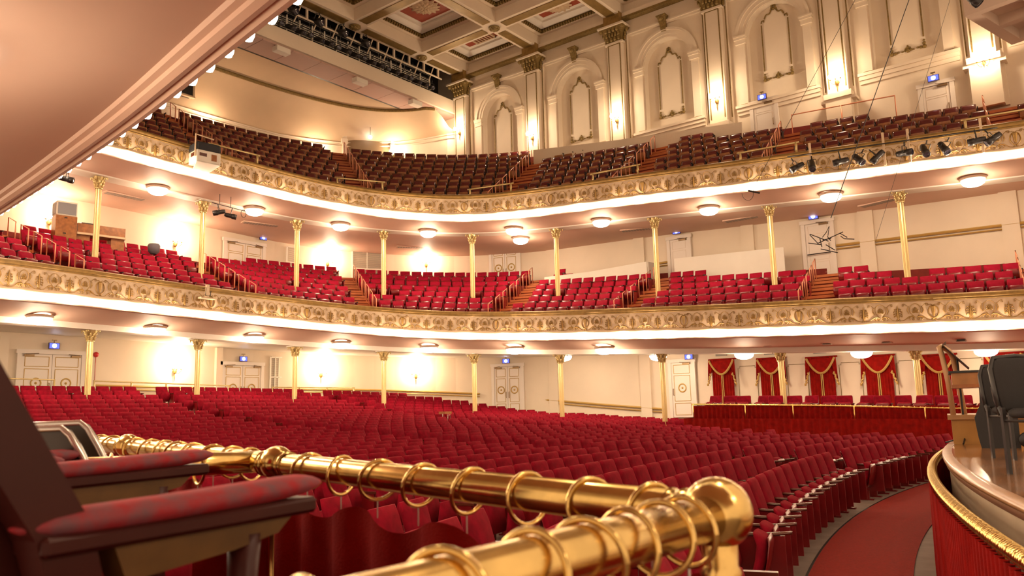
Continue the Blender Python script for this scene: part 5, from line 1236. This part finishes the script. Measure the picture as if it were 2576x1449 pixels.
def gloss_back(ox, oy, oz, label, w_):
    t = empty('box_side_chair', (ox, oy, oz)); tag(t, label, 'chair', 'dark chairs in the next box')
    def q(u, h, f=0): return (.621*u+.777*f, -.783*u+.6115*f, h)
    g = G(); g.prism([q(-w_, 0), q(0, 0), q(.03, -.04), (q(.085, -.14)), q(.12, -.34), q(-w_, -.34)], (.777*.03, .6115*.03, 0)); g.build('backrest', mat('dark_back', (.05, .028, .015), .3, coat=.4), t)
    g = G(); g.smooth = True; g.tube([q(-w_, -.34, -.005), q(-w_, .0, -.005), q(-.01, .005, -.005), q(.015, -.015, -.005), q(.05, -.07, -.005), q(.09, -.14, -.005), q(.125, -.34, -.005)], .010, 8); g.build('frame', silver, t)
    g = G(); g.bbox(-.2, .2, .05, .45, -.42, -.36, .01); g.build('seat', velvet, t)
    for a in (-.18, .18):
        for b in (.08, .42): g = G(); g.tube([(a, b, -.4), (a, b, -1.3)], .014, 6); g.build('leg', chwood, t)
gloss_back(1.18, 2.70, Z0-.012, 'dark glossy chair back with bright edge beyond the armchair', .42)
gloss_back(1.0, 2.40, Z0-.025, 'smaller dark chair back in front of the other glossy chair', .36)
box_chair(.655, 1.785, Z0-.088, .22, 'second red armchair behind the nearest armchair, farther along the box', .50, 0)

# ceiling vents under the upper balcony, gallery hatch, number plate of the nearest seat end
for k, (x, y) in enumerate(((14.9, 31.6), (21.0, 31.2), (28.6, 29.0), (31.6, 17.4), (32.0, 12.6), (32.2, 7.2))):
    t = empty('ceiling_vent', (x, y, sof(x, y, GB, -.30)), math.atan2(y-12, x-XC)+PI/2); tag(t, 'long grey slotted vent in the ceiling under the upper balcony, %s from the left' % ordn(k+1), 'vent', 'vents under the upper balcony')
    g = G(); g.box(-.85, .85, -.22, .22, -.03, .02); g.build('frame', pink, t); g = G()
    for q in range(12): g.box(-.78+.132*q, -.68+.132*q, -.16, .16, -.038, -.028)
    g.build('slot', grey, t)
p, a = rg_at(18.6)
t = empty('gallery_hatch', (18.6, p[1]-.42, Z0+15.5), PI/2); tag(t, 'dark open hatch high on the upper gallery rear wall', 'hatch'); g = G(); g.box(-.06, .3, -.9, .9, 0, 1.05); g.build('opening', black, t); g = G(); g.box(-.10, .3, -1.0, -.9, 0, 1.1); g.box(-.10, .3, .9, 1.0, 0, 1.1); g.box(-.16, .02, -1, 1, -.08, 0); g.build('frame', tan, t)
ends = [it for it in items if it[4]['row'] == 1 and it[4]['blk'] == 1 and it[4]['n'] == 1]
ch = [o for o in C.objects if o.get('category') == 'seat' and ends and (o.location-Vector(ends[0][:3])).length < .05]
if ch:
    ch = ch[0]; g = G(); g.bbox(-.30, -.262, -.28, .16, .08, .60, .008); e = g.build('end_panel', mat('maroon_end_panel', (.10, .006, .010), .4), ch)
    g = G(); g.smooth = True; g.lathe([(.001, -.307), (.030, -.307), (.032, -.30)], (0, -.13, .42), 20, 'x'); d = g.build('number_plate', goldline, e)
    f = bpy.data.curves.new('numeral', 'FONT'); f.body = '1'; f.size = .05; f.extrude = .001; f.align_x = 'CENTER'; f.align_y = 'CENTER'; f.materials.append(black)
    n_ = bpy.data.objects.new('numeral', f); C.objects.link(n_); n_.parent = e; n_.location = (-.3085, -.13, .42); n_.rotation_euler = (PI/2, 0, -PI/2)
    g = G(); g.smooth = True; R = []
    for u in np.linspace(0, 1, 8):
        y = .16-.52*u; wd = .028+.010*math.sin(PI*u)+(.008 if u > .8 else 0); z = .605+.012*u-.015*math.sin(PI*u); R.append([(-.272+wd*math.cos(q), y, z+.016*math.sin(q)) for q in np.linspace(0, 2*PI, 9)[:-1]])
    g.loft(R, True, True); g.build('armrest', darkwood, ch)
print('end chair', ends[:1])
